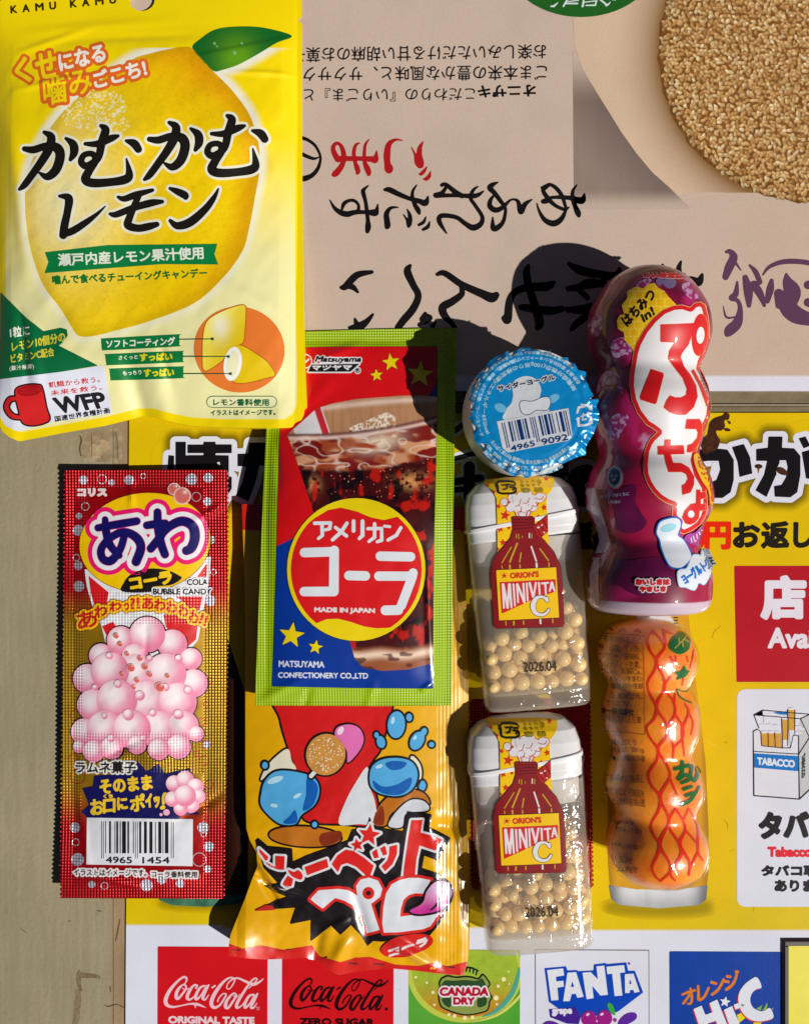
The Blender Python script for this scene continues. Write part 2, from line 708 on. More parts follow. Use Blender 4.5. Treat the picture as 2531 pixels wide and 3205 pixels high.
def clear_mat(name, tint=(255, 255, 255), haze=0.12, rough=0.08, wrinkle=0.0, wsc=400.0, tcol=(0.995, 0.995, 0.99)):
    """thin clear plastic: see-through, glossy, with a little milkiness"""
    m = bpy.data.materials.new(name)
    m.use_nodes = True
    nt = m.node_tree
    nt.nodes.clear()
    N, Lk = nt.nodes.new, nt.links.new
    out = N('ShaderNodeOutputMaterial')
    tr = N('ShaderNodeBsdfTransparent')
    tr.inputs[0].default_value = tuple(tcol) + (1,)
    df = N('ShaderNodeBsdfDiffuse')
    df.inputs[0].default_value = tuple(lin(tint)) + (1,)
    tl = N('ShaderNodeBsdfTranslucent')
    tl.inputs[0].default_value = tuple(lin(tint)) + (1,)
    mh = N('ShaderNodeMixShader')
    mh.inputs[0].default_value = 0.6
    Lk(df.outputs[0], mh.inputs[1])
    Lk(tl.outputs[0], mh.inputs[2])
    gl = N('ShaderNodeBsdfAnisotropic')
    gl.inputs['Roughness'].default_value = rough
    lw = N('ShaderNodeLayerWeight')
    lw.inputs[0].default_value = 0.5
    pw = N('ShaderNodeMath')
    pw.operation = 'POWER'
    pw.inputs[1].default_value = 4.0
    Lk(lw.outputs['Facing'], pw.inputs[0])
    fr = N('ShaderNodeMath')
    fr.operation = 'MULTIPLY_ADD'
    fr.inputs[1].default_value = 0.5
    fr.inputs[2].default_value = 0.045
    Lk(pw.outputs[0], fr.inputs[0])
    m1, m2 = N('ShaderNodeMixShader'), N('ShaderNodeMixShader')
    m1.inputs[0].default_value = haze
    Lk(tr.outputs[0], m1.inputs[1])
    Lk(mh.outputs[0], m1.inputs[2])
    Lk(fr.outputs[0], m2.inputs[0])
    Lk(m1.outputs[0], m2.inputs[1])
    Lk(gl.outputs[0], m2.inputs[2])
    if wrinkle:
        tc = N('ShaderNodeTexCoord')
        nz = N('ShaderNodeTexNoise')
        nz.inputs['Scale'].default_value = wsc
        nz.inputs['Detail'].default_value = 3
        nz.inputs['Distortion'].default_value = 0.6
        mp = N('ShaderNodeMapping')
        mp.inputs['Scale'].default_value = (1.0, 0.45, 1.0)
        mp.inputs['Rotation'].default_value = (0, 0, 0.5)
        Lk(tc.outputs['Object'], mp.inputs[0])
        Lk(mp.outputs[0], nz.inputs['Vector'])
        bp = N('ShaderNodeBump')
        bp.inputs['Strength'].default_value = wrinkle
        bp.inputs['Distance'].default_value = 0.0008
        Lk(nz.outputs['Fac'], bp.inputs['Height'])
        Lk(bp.outputs[0], gl.inputs['Normal'])
    Lk(m2.outputs[0], out.inputs[0])
    return m
# ------------------------------------------------------------------ the table top (painted boards)
M_paper = print_mat('printed_vinyl', rough=0.20, spec=0.28, mottle=0.05, msc=500, fine=0.045, bump=0.06, bsc=900)
M_card = print_mat('printed_card', rough=0.55, spec=0.08, mottle=0.05, msc=300, fine=0.05, bump=0.12, bsc=1400)
M_wood = print_mat('weathered_paint', rough=0.6, spec=0.12, mottle=0.10, msc=250, fine=0.06, bump=0.35, bsc=700)


def wood_col(P):
    c = np.tile(lin((150, 139, 112)), (len(P), 1))
    g = noise(P * [1.0, 0.06], 9.0, 3, 3)
    c *= (0.88 + 0.23 * g)[:, None]
    c *= (0.94 + 0.12 * noise(P, 260, 5, 2))[:, None]
    f = np.where(noise(P * [1.0, 0.07], 4.0, 9) > 0.90, 0.93, 1.0) * np.where(noise(P, 5, 11) > 0.975, 0.85, 1)
    c *= f[:, None]
    k = sstep(352, 360, P[:, 0] + 0.006 * (P[:, 1] - 1340)) * (P[:, 0] < 470) * (P[:, 1] > 1235)
    c = c * (1 - k[:, None]) + k[:, None] * lin((154, 129, 98)) * (0.8 + 0.4 * noise(P * [1, 0.1], 12, 21, 2))[:, None]
    return c


_wood = Art(Flat(0.0), 0.0, 0.4, h=6.0, block=1)
_wood.add(RC(-420, -420, 470, 3620), wood_col, block=1, h=5)
_wood.add(RC(469, -420, 2960, 3620), wood_col, block=2, h=9)
wood = _wood.build('table_top', M_wood)
wood['kind'] = 'structure'
# body of the table below its painted surface
_v = [(-9000, -9000), (11000, -9000), (11000, 11500), (-9000, 11500)]
V = np.array([(x, y, z) for z in (-1.0, -180.0) for x, y in _v])
tb = mesh_obj('table_body', V, [(0, 1, 2, 3), (7, 6, 5, 4), (0, 4, 5, 1), (1, 5, 6, 2), (2, 6, 7, 3), (3, 7, 4, 0)], plain_mat('board_edge', (140, 125, 100), 0.7, 0.2), smooth_=False)
tb['kind'] = 'structure'


def box_obj(name, x0, y0, x1, y1, z0, z1, mat, parent=None, bev=0.0):
    bm = bmesh.new()
    bmesh.ops.create_cube(bm, size=1.0)
    b = base_of(parent)
    for v in bm.verts:
        x, y, z = x0 + (v.co.x + .5) * (x1 - x0), y0 + (v.co.y + .5) * (y1 - y0), z0 + (v.co.z + .5) * (z1 - z0)
        v.co = ((x - CX) * K - b[0], -(y - CY) * K - b[1], z * K - b[2])
    bmesh.ops.recalc_face_normals(bm, faces=bm.faces)
    if bev:
        bmesh.ops.bevel(bm, geom=bm.edges[:], offset=bev * K, segments=2, affect='EDGES', profile=0.5)
    me = bpy.data.meshes.new(name)
    bm.to_mesh(me)
    bm.free()
    me.materials.append(mat)
    o = bpy.data.objects.new(name, me)
    SC.collection.objects.link(o)
    o.parent = parent
    return o


# stains, torn paint, scratches on the boards
dirt = Art(Flat(0.0), 0.5, 0.4, h=1.6)
def stain_col(a, b, sc=9, seed=1):
    def f(P):
        n = noise(P, sc, seed, 3)[:, None]
        return lin(a) * (1 - n) + lin(b) * n
    return f
dirt.add([ST('W2', '850 1510 18, 845 1580 26, 850 1650 22, 870 1700 16'), ST('W2', '850 1540 28, 940 1550 26, 1020 1555 20, 1065 1570 16')], stain_col((100, 84, 60), (140, 124, 96)), 1)
dirt.add([ST('W2', '835 1725 30, 840 1790 34, 835 1850 36, 825 1930 34, 820 2010 34, 800 2070 26')], stain_col((112, 94, 70), (146, 130, 102)), 1)
dirt.add([ST('W2', '1120 1860 3, 1160 1880 5, 1215 1862 5, 1260 1860 4, 1330 1890 4'), ST('W2', '1180 1670 7, 1185 1720 5'),
          ST('W2', '1040 855 3, 1085 862 5'), ST('W2', '735 970 4, 760 962 3'), ST('W2', '225 1040 2, 260 1070 3, 290 1095 2'), ST('W2', '1285 950 5, 1260 1080 7, 1240 1180 4')], (92, 76, 58), 2)
# peeled patch beside the sign, under the lemon bag
dirt.add([PG('W1', '480 200, 560 185, 640 180, 720 180, 725 365, 640 370, 560 372, 490 355, 470 300, 490 260', True)], stain_col((118, 96, 68), (176, 160, 128), 14, 5), 1)
dirt.add([PG('W1', '540 275, 570 265, 610 285, 600 330, 570 350, 540 330', True), PG('W1', '600 240, 640 250, 655 290, 620 310, 595 280', True)], stain_col((150, 120, 86), (190, 172, 138), 8, 6), 2)
dirt.add([ST('W1', '478 215 3, 486 245 5, 476 290 4, 484 335 4'), ST('W1', '545 200 1.5, 548 280 2, 546 350 1.5'), ST('W1', '690 190 1.5, 700 270 2, 704 360 1.5')], (96, 78, 56), 3)
# joint line and the dark gaps between the boards
dirt.add([PG('O', '354 1340, 356.5 1340, 357.5 3620, 355 3620')], (118, 104, 80), 2)
dirt.add([PG('O', '357.2 1340, 358.2 1340, 359.2 3620, 358.2 3620')], (196, 186, 160), 2)
def gap_col(P):
    n = noise(P * [0.15, 1], 7, 4, 3)[:, None]
    return lin((118, 106, 82)) * (0.75 + 0.6 * n)
dirt.add([RC(400, 1224, 2960, 1290)], gap_col, 1, h=3)
dirt.add([RC(400, 1262, 2960, 1265.5), RC(400, 1272, 2960, 1274)], (50, 42, 34), 2)
dirt.add([RC(400, 1266.5, 2960, 1269)], (170, 158, 130), 2)
db = dirt.build('paint_stains', M_wood)
db['kind'] = 'structure'

# ------------------------------------------------------------------ beige biscuit poster, upside down
PZ = 13.0
poster = thing('poster', 'beige poster lying upside down with black and red brush lettering and a sesame biscuit', 'poster', (1700, 400), 0)
SF_P = Flat(PZ)
BEI = (194, 173, 158)


def beige(P):
    c = np.tile(lin(BEI), (len(P), 1))
    k = sstep(1800, 2500, P[:, 0])[:, None]
    c = c * (1 - k * 0.35) + k * 0.35 * lin((198, 172, 148))
    return c * (0.97 + 0.06 * noise(P, 90, 2, 3))[:, None]


def poster_col(P):
    c = beige(P)
    w = P[:, 1] > 1177 + 0.002 * (P[:, 0] - 2200)
    c[w] = lin((214, 214, 226))
    return c


sheet_solid('card', PG('O', '120 -420, 2960 -420, 2960 1224, 120 1222'), SF_P, 12.0, M_card, poster, poster_col, h=9.0)
pic = Art(SF_P, 0.5, 0.45, h=2.5)
# printed photograph: a pale plate with soft print shading, and the sesame biscuit
bx, by, br = 2541.0, 160.0, 482.0


def plate(P):
    r = np.hypot(P[:, 0] - bx, P[:, 1] - by)
    c = lin((206, 178, 152)) * np.ones((len(P), 1))
    k = np.exp(-np.maximum(r - br, 0) / 62.0)[:, None] * 0.95
    k2 = np.exp(-((r - br - 150) / 60) ** 2)[:, None] * 0.25
    c = c * (1 - k) + k * lin((128, 88, 38))
    c = c * (1 - k2) + k2 * lin((224, 198, 172))
    return c


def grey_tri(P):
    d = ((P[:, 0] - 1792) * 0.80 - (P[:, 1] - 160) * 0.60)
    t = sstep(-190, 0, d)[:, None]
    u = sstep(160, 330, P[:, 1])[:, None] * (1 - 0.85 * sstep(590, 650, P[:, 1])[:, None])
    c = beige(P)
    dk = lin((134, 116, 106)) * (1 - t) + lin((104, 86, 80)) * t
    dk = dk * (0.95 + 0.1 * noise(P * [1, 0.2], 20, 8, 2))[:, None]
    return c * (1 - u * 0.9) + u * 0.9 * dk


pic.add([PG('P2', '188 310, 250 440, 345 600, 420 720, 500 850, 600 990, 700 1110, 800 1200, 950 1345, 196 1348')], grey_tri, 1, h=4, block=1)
pic.add([PG('P2', '560 -860, 1740 -860, 1740 1240, 1180 1240, 1050 1235, 860 1250, 700 1110, 600 990, 500 850, 420 720, 345 600, 250 440, 200 300, 190 120, 330 40', False)], plate, 1, h=5, block=1)
def biscuit(P):
    n = noise(P, 8, 3, 3)[:, None]
    r = np.hypot(P[:, 0] - bx, P[:, 1] - by)[:, None] / br
    c = lin((96, 56, 22)) * (1 - n) + lin((150, 98, 46)) * n
    return c * (1.05 - 0.3 * r ** 6)
th = np.linspace(0, 2 * math.pi, 140, endpoint=False)
rr = br * (1 + 0.006 * np.sin(th * 31) + 0.005 * np.sin(th * 53 + 1))
rr = rr * np.where(np.sin(th) > 0.75, 0.985, 1.0)
pic.add([('e', poly_edges(np.stack([bx + rr * np.cos(th), by + rr * np.sin(th)], 1)))], biscuit, 2, h=5, block=1)
po = pic.build('biscuit_picture', M_card, poster)
# sesame seeds printed on the biscuit: small drops of three tans
RS = np.random.RandomState(3)
SV, SFc, SCc = [], [], []
k = 0
cell = 13.2
for iy in range(int(-430 / cell), int(720 / cell)):
    for ix in range(int(2040 / cell), int(2980 / cell)):
        x = (ix + 0.5 * (iy % 2)) * cell + RS.uniform(-5, 5)
        y = iy * cell + RS.uniform(-5, 5)
        d = math.hypot(x - bx, y - by)
        if d > br - 7 or y < -420 or x > 2900:
            continue
        a = RS.uniform(0, math.pi * 2)
        L, wd_ = RS.uniform(8.4, 11.6), RS.uniform(4.9, 6.5)
        e = 1 - 0.35 * max(0, (d / br - 0.93) / 0.07)
        cc = lin([(208, 164, 106), (192, 144, 86), (218, 182, 128), (180, 130, 74), (228, 198, 150)][RS.choice(5, p=[.32, .26, .2, .14, .08])]) * RS.uniform(0.82, 1.08) * e
        ca, sa = math.cos(a), math.sin(a)
        lz = 0.5 + 0.45 * 2 + 0.12 * (1 + ((ix * 3 + iy * 5) % 7))
        for s_, lift in ((1.0, 0.0), (0.62, 0.11)):
            n0 = len(SV)
            for q in range(10):
                t = 2 * math.pi * q / 10
                u, v = L * 0.93 * s_ * math.cos(t) + (1.2 if s_ < 1 else 0), wd_ * s_ * math.sin(t) * (1 - 0.28 * math.cos(t))
                SV.append((x + u * ca - v * sa - (1.6 if s_ < 1 else 0), y + u * sa + v * ca - (1.6 if s_ < 1 else 0), PZ + lz + lift))
                f_ = 0.74 if s_ == 1.0 else 1.1
                SCc.append(cc * f_)
            SFc.append(list(range(n0, n0 + 10)))
SV = np.array(SV)
W2_ = unproj(SV[:, :2], PZ)
SV[:, :2] = W2_
mesh_obj('sesame_seeds', SV, [np.array(SFc)], M_card, po, np.tile([0, 0, 1.0], (len(SV), 1)), np.array(SCc))['kind'] = 'stuff'

# lettering
pl = Art(SF_P, 0.5, 0.45, h=1.6)
BK = (20, 16, 18)
# green seal with white characters at the top edge
pl2 = Art(SF_P, 0.95, 0.45, h=2.0)
pl2.add([EL(1818, -130, 240, 184)], (32, 92, 32), 1)
pl2.add(STS('K4', '555 70 7, 590 68 12, 635 25 3/690 70 9, 720 20 10, 740 -20 8/720 40 8, 840 40 9/740 20 6, 850 5 6/895 70 12, 905 20 10, 900 -30 10/930 60 7, 1030 58 9, 1040 20 8/920 25 6, 1050 10 6/1085 0 10, 1130 35 9, 1150 60 12, 1180 40 7, 1190 20 3/1215 -5 10, 1245 0 6', False), (205, 214, 214), 2)
pl2.build('green_seal', M_card, poster)
for s_, c in (('オニザキこだわりの『いりごま』と', '1328 540, 85 545, 1322 455'), ('ごま本来の豊かな風味と、サクサク', '1385 428, 85 436, 1385 348'), ('お楽しみいただける甘い胡麻のお菓子', '1380 316, 20 334, 1380 236')):
    if s_.startswith('オ'):
        pl.add([TX('オニザキ', 'P1', '1328 514, 1020 520, 1322 452')], BK, 1, lvl=1.5)
        pl.add([TX('こだわりの『いりごま』と', 'P1', '1000 540, 88 545, 1000 468')], BK, 1, lvl=0.3)
    else:
        pl.add([TX(s_, 'P1', c)], BK, 1, lvl=0.4)
RED = (168, 24, 28)
pl.add(STS('H1', '435 270 30, 395 200 26, 385 140 20, 415 100 16, 455 110 16, 488 170 22, 498 250 26, 480 330 26, 440 390 30, 405 425 30, 380 440 10/430 262 26, 600 262 24, 700 262 22, 800 268 30, 835 270 32, 850 180 4/665 95 5, 625 120 14, 605 200 18, 620 300 18, 640 360 26, 650 400 22, 640 420 12/770 55 3, 730 110 12, 718 200 16, 722 300 20, 750 370 30, 765 415 24, 760 440 8/1125 68 3, 1050 60 12, 980 110 26, 960 220 34, 965 320 32, 980 370 44, 975 400 16/1220 140 3, 1260 220 12, 1290 300 34, 1315 330 34/1345 80 3, 1310 150 22, 1305 230 28, 1318 320 34, 1300 355 8/1385 350 3, 1355 395 16, 1325 425 16, 1305 425 6/1425 400 3, 1408 450 18, 1380 478 18, 1350 480 6'), RED, 1, lvl=0.8)
pl.add(STS('H1', '45 40 22, 110 60 18, 190 120 16, 240 210 14, 248 280 14, 220 370 20, 160 440 24, 80 475 30, 30 480 20/235 245 6, 180 262 16, 110 240 20, 60 215 20', True), BK, 1)
# a-fu-re-da-su, upside down
pl.add(STS('H1', '760 550 3, 715 590 14, 705 620 20, 730 720 16, 745 820 18, 755 920 18, 758 990 28, 750 1040 18/350 705 3, 400 790 16, 470 840 26, 540 855 28, 620 835 22, 740 835 18, 820 840 34, 845 830 24, 862 750 3/480 800 10, 500 745 18, 550 712 14, 610 712 14, 655 760 12, 645 830 16, 590 850 14/'
               '1275 545 4, 1235 610 12, 1232 680 16, 1260 760 20, 1290 810 24, 1305 850 10/935 595 12, 985 595 26, 1080 640 24, 1190 685 20, 1300 715 24, 1370 735 30, 1398 665 4/1075 782 4, 1000 790 14, 955 850 24, 960 930 28, 965 980 28, 950 1005 8/1135 860 3, 1170 910 10, 1195 960 26/1175 805 3, 1200 860 16, 1205 930 22, 1190 985 14/1375 885 3, 1350 940 14, 1300 970 12/1415 935 3, 1395 990 16, 1345 1020 12/'
               '1545 545 16, 1590 540 18, 1690 620 24, 1760 660 24/1590 570 14, 1545 630 20, 1480 655 24, 1600 655 18, 1720 655 18, 1900 660 22, 1990 610 4/1595 1060 4, 1530 960 20, 1515 900 22, 1560 870 22, 1700 890 20, 1800 960 22, 1880 1000 30, 1960 960 24, 1975 880 18, 1900 760 16, 1850 680 16, 1880 600 14, 1930 560 4'), BK, 1, lvl=1.2)
pl.add(STS('H2', '435 105 4, 380 130 20, 350 165 26, 400 220 22, 460 300 20, 510 370 14, 515 430 14, 490 530 18, 430 590 26, 385 590 26, 380 480 4/395 240 6, 355 300 18, 350 360 24, 400 400 26, 460 390 22, 520 340 16, 570 295 8, 620 290 10, 655 320 18, 680 420 26, 725 340 22, 800 288 3/'
               '905 160 10, 930 165 24, 990 130 16, 1060 170 18, 1120 250 18, 1150 340 14, 1160 400 12, 1110 500 24, 1030 545 30, 940 510 22, 880 420 12, 850 330 3/910 175 12, 930 220 20, 990 300 20, 1060 360 16, 1150 395 14, 1195 370 4/920 310 22, 960 300 26, 1000 270 14, 1120 265 18, 1220 275 22, 1330 300 34, 1360 225 4/1275 135 4, 1235 200 14, 1235 280 20, 1260 360 22, 1290 430 28, 1300 465 14'), BK, 1, lvl=1.2)
# se-n-be-i
pl.add(STS('P3', '285 375 6, 310 370 16, 370 310 16, 450 293 8/285 375 6, 340 370 14, 375 400 5/455 520 5, 420 560 14, 380 585 20, 330 590 6/360 545 5, 370 575 14/655 258 6, 640 290 18, 670 360 16, 698 420 16, 670 490 18, 620 550 18, 590 590 16/735 515 8, 720 545 14/735 520 6, 760 540 12, 705 575 10/790 560 4, 775 580 10/'
               '800 305 8, 840 300 14, 930 360 16, 1040 410 20, 1090 430 24, 1115 415 14/925 370 8, 930 410 14, 880 450 18, 830 480 20, 835 520 18, 870 560 12, 895 590 8/1285 260 8, 1275 300 18, 1290 380 18, 1320 470 20, 1345 560 22, 1335 590 14/1160 540 16, 1175 545 20, 1185 450 18, 1215 400 16, 1280 375 18, 1380 370 22, 1420 350 10/1245 480 12, 1280 485 18, 1400 500 20, 1460 490 16'), BK, 1, lvl=1.4)
pl.add(STS('P4', '62 270 8, 110 300 18, 240 340 24, 380 360 26, 410 310 10/65 440 16, 120 440 20, 200 400 22, 290 410 20/60 590 18, 140 580 18, 220 560 16/85 720 14, 120 680 20, 190 620 18/300 400 20, 330 480 20/500 330 22, 600 320 18/705 285 8, 715 310 10/830 260 5, 815 310 16, 825 360 16/840 380 14, 900 385 22, 950 400 26, 975 350 8', True), BK, 1, lvl=1.4)
pl.add(STS('P3', '1500 250 8, 1560 290 16, 1640 310 16/1500 380 16, 1580 370 16, 1680 360 14/1560 390 16, 1600 430 16/1490 490 14, 1560 500 18, 1620 480 14/1520 595 10, 1560 560 16, 1620 520 12'), BK, 1)
pl.build('lettering', M_card, poster)
# purple brush seal
pu = Art(SF_P, 0.5, 0.45, h=1.8)
PUR = (92, 58, 84)
pu.add(STS('P4', '1140 195 10, 1165 190 16, 1190 230 28, 1160 300 30, 1135 365 22/1205 270 10, 1240 320 4/1215 400 8, 1205 480 20, 1175 510 18, 1220 530 14, 1235 590 18, 1215 680 34, 1165 730 36, 1145 760 16/1120 565 3, 1140 640 8, 1200 640 6/1300 285 8, 1340 330 18, 1370 400 18/1390 350 6, 1430 300 12, 1500 268 16, 1580 258 18, 1680 265 18, 1790 290 18/1270 370 20, 1290 460 32, 1295 560 16/1330 420 30, 1370 480 26, 1400 560 12/1450 390 14, 1440 450 26, 1420 530 18/1550 345 8, 1560 400 34, 1590 470 60, 1560 560 60, 1610 620 60, 1690 650 48, 1760 660 40/1700 420 30, 1790 420 40/1500 480 34, 1500 560 24/1700 540 30, 1780 560 40'), PUR, 1)
pu.build('purple_brush_seal', M_card, poster)

# ------------------------------------------------------------------ yellow drinks sign
SZ = 8.0
sign = thing('shop_sign', 'yellow and white printed shop sign with drink logos and a tobacco panel, under the sweets', 'sign', (1500, 2400), 0)
SF_S = Flat(SZ)
YEL = (218, 184, 8)


def sgn_y(P):       # edge of the white band
    return 2897 + 0.008 * (P[:, 0] - 395)


def sign_col(P):
    c = np.tile(lin(YEL), (len(P), 1)) * (0.96 + 0.08 * noise(P, 60, 6, 3))[:, None]
    g = sstep(2700, 2890, P[:, 1])[:, None] * 0.25
    c = c * (1 - g) + g * lin((200, 190, 30))
    w = P[:, 1] > sgn_y(P)
    c[w] = lin((213, 216, 230))
    return c


sheet_solid('panel', PG('O', '405 1293, 2960 1292, 2960 3600, 391 3600'), SF_S, 7.5, M_paper, sign, sign_col, h=8.0)
sg = Art(SF_S, 0.5, 0.4, h=2.0)
# title: heavy black characters with a white rim on a soft dark print shadow
WH = (214, 216, 228)
BLK = (22, 20, 22)
t1 = [PG('N1', '284 255, 418 255, 415 430, 460 425, 640 425, 640 400, 436 400, 436 290, 636 290, 640 255, 794 255, 794 288, 1000 288, 1000 400, 794 402, 794 425, 962 428, 962 700, 1000 700, 1000 850, 900 1020, 560 1020, 300 1020, 284 1010'), PG('N1', '195 425, 268 432, 268 640, 180 640'),
      PG('N1', '1072 408, 1205 405, 1220 265, 1480 265, 1470 408, 1500 408, 1500 560, 1350 560, 1300 780, 1210 1010, 1050 940, 1130 780, 1180 570, 1072 565')]
t2 = [PG('G1', '-60 400, 100 390, 190 400, 240 480, 240 640, 215 740, 150 785, 20 785, -60 780, -60 660, 30 690, 90 640, 130 560, 120 490, 40 490, -60 500', False), PG('G1', '225 380, 320 355, 370 460, 388 590, 285 618, 270 500'),
      PG('G1', '418 395, 510 385, 515 296, 628 296, 624 385, 720 390, 770 450, 770 600, 745 740, 690 780, 565 775, 560 690, 620 680, 655 620, 668 540, 655 485, 605 485, 590 570, 500 778, 412 725, 480 600, 505 490, 418 490'), PG('G1', '755 310, 810 295, 850 370, 795 390'), PG('G1', '780 420, 850 400, 900 640, 815 630')]
mid = STS('N2', '60 60 30, 220 -60 30/0 330 26, 420 220 26/0 560 40, 420 500 40/20 640 30, 420 600 30/300 380 60, 300 700 60/1150 420 70, 1250 360 80, 1250 700 70', False)
mid2 = [EL(1830, 1520, 62, 66), PG('N2', '1080 320, 1360 300, 1360 480, 1080 500')]


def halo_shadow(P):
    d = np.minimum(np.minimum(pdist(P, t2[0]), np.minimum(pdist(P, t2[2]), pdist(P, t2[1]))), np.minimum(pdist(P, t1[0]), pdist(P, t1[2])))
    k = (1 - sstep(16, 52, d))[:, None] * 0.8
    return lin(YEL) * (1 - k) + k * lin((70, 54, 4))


def title(grp, extra, rings_, holes):
    cl_ = [RC(406, 1296, 2950, 2000)]
    if grp:
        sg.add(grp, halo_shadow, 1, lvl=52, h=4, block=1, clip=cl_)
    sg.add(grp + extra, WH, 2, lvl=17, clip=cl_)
    if rings_:
        sg.add(rings_, WH, 2.5, lvl=10)
    sg.add(grp + extra + rings_, BLK, 3)
    sg.add(holes, WH, 4)


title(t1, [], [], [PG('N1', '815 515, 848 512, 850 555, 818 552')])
sg.build('title_lettering', M_paper, sign)
title([], mid2, mid, [EL(1842, 1520, 13, 13)])
sg.build('title_lettering', M_paper, sign)
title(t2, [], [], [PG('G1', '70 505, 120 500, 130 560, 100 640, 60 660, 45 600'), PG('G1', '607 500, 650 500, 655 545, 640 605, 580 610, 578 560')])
# brown smears of dirt on the sign
def brown(P):
    n = noise(P, 7, 31, 3)[:, None]
    return lin((34, 20, 14)) * (1 - n) + lin((92, 52, 34)) * n
sg.add([PG('G1', '50 190, 90 150, 150 130, 175 108, 205 120, 200 160, 165 170, 170 215, 140 250, 100 250, 110 290, 130 330, 110 390, 60 420, 0 430, -20 330, 30 280', True), PG('G1', '160 235, 200 232, 215 250, 180 254', True), EL(2372, 1460, 12, 7), PG('G1', '580 545, 620 540, 660 570, 668 600, 625 602, 585 580', True), PG('G1', '190 170, 215 180, 208 200', True)], brown, 5)
sg.build('title_lettering', M_paper, sign)
s2 = Art(SF_S, 0.5, 0.4, h=2.0)
s2.add([TX('円', 'G1', '22 985, 208 985, 20 1185'), TX('0', 'G1', '-110 985, 5 985, -110 1185')], (222, 40, 14), 1, lvl=5)
s2.add([TX('お', 'G1', '245 990, 440 980, 245 1175'), TX('返', 'G1', '468 985, 672 980, 468 1178'), TX('しま', 'G1', '725 985, 1050 985, 725 1172')], (34, 28, 20), 1, lvl=4.5)
s2.build('refund_lettering', M_paper, sign)
rs = np.random.RandomState(21)
for k_ in range(34):
    x_, y_ = rs.uniform(1900, 2500), rs.uniform(1750, 2890)
    a_, l_ = rs.uniform(0, 6.28), rs.uniform(12, 60)
    s2.add([('s', np.array([(x_, y_, 0.5), (x_ + l_ * math.cos(a_) * .5, y_ + l_ * math.sin(a_) * .5, 1.0), (x_ + l_ * math.cos(a_ + .3), y_ + l_ * math.sin(a_ + .3), 0.4)]))], [(232, 206, 70), (190, 152, 14), (150, 120, 30)][k_ % 3], 0.5, h=0.9)
for k_ in range(46):
    s2.add([EL(rs.uniform(420, 2520), rs.uniform(1310, 3190), rs.uniform(0.9, 2.6), n=9)], [(96, 78, 30), (60, 50, 30), (150, 130, 60)][k_ % 3], 0.6, h=0.9)
s2.build('scuff_marks', M_paper, sign)['kind'] = 'stuff'
s2.add([TX('返', 'N2', '1480 990, 1600 985, 1480 1250'), TX('金', 'N2', '1630 1060, 1800 1060, 1630 1250')], (34, 28, 20), 1, lvl=6)
s2.build('refund_lettering', M_paper, sign)
# red "available here" panel
def redp(P):
    return lin((176, 24, 38)) * (0.94 + 0.1 * noise(P, 40, 12, 3))[:, None]
s2.add([PG('G1', '244 1325, 2000 1325, 2000 2250, 263 2250')], redp, 1, h=4)
s2.add([TX('店', 'G1', '472 1420, 800 1420, 472 1735'), TX('頭', 'G1', '870 1420, 1200 1420, 870 1735')], (220, 216, 228), 2, lvl=8)
s2.add([TX('Available', 'G1', '522 1825, 1250 1825, 518 1975')], (222, 216, 226), 2, lvl=3.6)
s2.build('red_panel', M_paper, sign)
# white tobacco panel
s2.add([RC(2305, 2157, 2990, 2838, 26)], (213, 216, 229), 1, h=3)
for e in ('470 312, 845 345, 770 380, 400 350', '400 350, 470 312, 475 410, 440 460', '770 380, 845 345, 842 530, 760 650, 752 516', '395 480, 455 487, 460 590, 620 612, 690 612, 712 510, 752 516, 756 660, 395 640', '395 640, 756 662, 762 1020, 400 992', '756 662, 842 530, 842 945, 762 1020'):
    s2.add([PG('G2', e)], (214, 216, 226) if not e.startswith(('756', '770')) else (190, 194, 196), 2)
s2.add([PG('G2', '398 655, 756 678, 757 798, 398 768')], (20, 112, 190), 3)
s2.add([PG('G2', '545 330, 665 322, 665 350, 600 345')], (20, 112, 190), 3)
s2.add([PG('G2', '456 490, 508 490, 512 602, 462 596'), PG('G2', '512 492, 560 492, 566 606, 515 602'), PG('G2', '566 492, 614 492, 620 606, 570 606'), PG('G2', '624 380, 668 380, 664 546, 630 546'), PG('G2', '674 306, 724 306, 724 470, 680 470')], (204, 152, 66), 3)
s2.add([PG('G2', '630 546, 664 546, 664 608, 630 608'), PG('G2', '680 470, 724 470, 720 505, 690 600')] + [EL(2200 + x / 2.5438, 2100 + y / 2.5438, 11, 4.5) for x, y in ((482, 486), (535, 486), (590, 486), (470, 430), (520, 432), (575, 436), (646, 376), (699, 300), (750, 445), (780, 460), (752, 490))], (214, 214, 222), 4)
lines = '400 350 3, 470 312 3, 845 345 3/400 350 3, 770 380 3, 845 345 3/400 350 3, 440 455 3/770 380 3, 840 525 3/475 320 2, 478 410 2/395 480 3, 400 992 4, 762 1020 4, 842 945 4/395 640 3, 756 662 3, 842 530 3/756 516 3, 756 662 3, 762 1020 4/455 487 3, 462 595 3, 620 612 3, 690 612 3, 712 510 3, 752 516 3/512 490 3, 515 602 3/566 490 3, 570 606 3/622 380 3, 628 608 3/668 306 3, 672 470 3, 668 600 3/726 306 3, 724 505 3/395 480 3, 430 462 3, 456 487 3'
s2.add(STS('G2', lines, False), (34, 34, 38), 5)
s2.add([TX('TABACCO', 'G2', '428 688, 722 712, 428 742')], (206, 218, 230), 4, lvl=1.6)
s2.add([TX('TABACCO', 'G2', '808 650, 806 830, 782 680')], (60, 60, 64), 4, lvl=0.8)
s2.add([TX('タバコ', 'G2', '452 1135, 1010 1130, 452 1325')], (28, 26, 32), 2, lvl=6)
s2.add([TX('Tabacco', 'G2', '515 1405, 855 1405, 515 1475')], (216, 34, 50), 2, lvl=2.8)
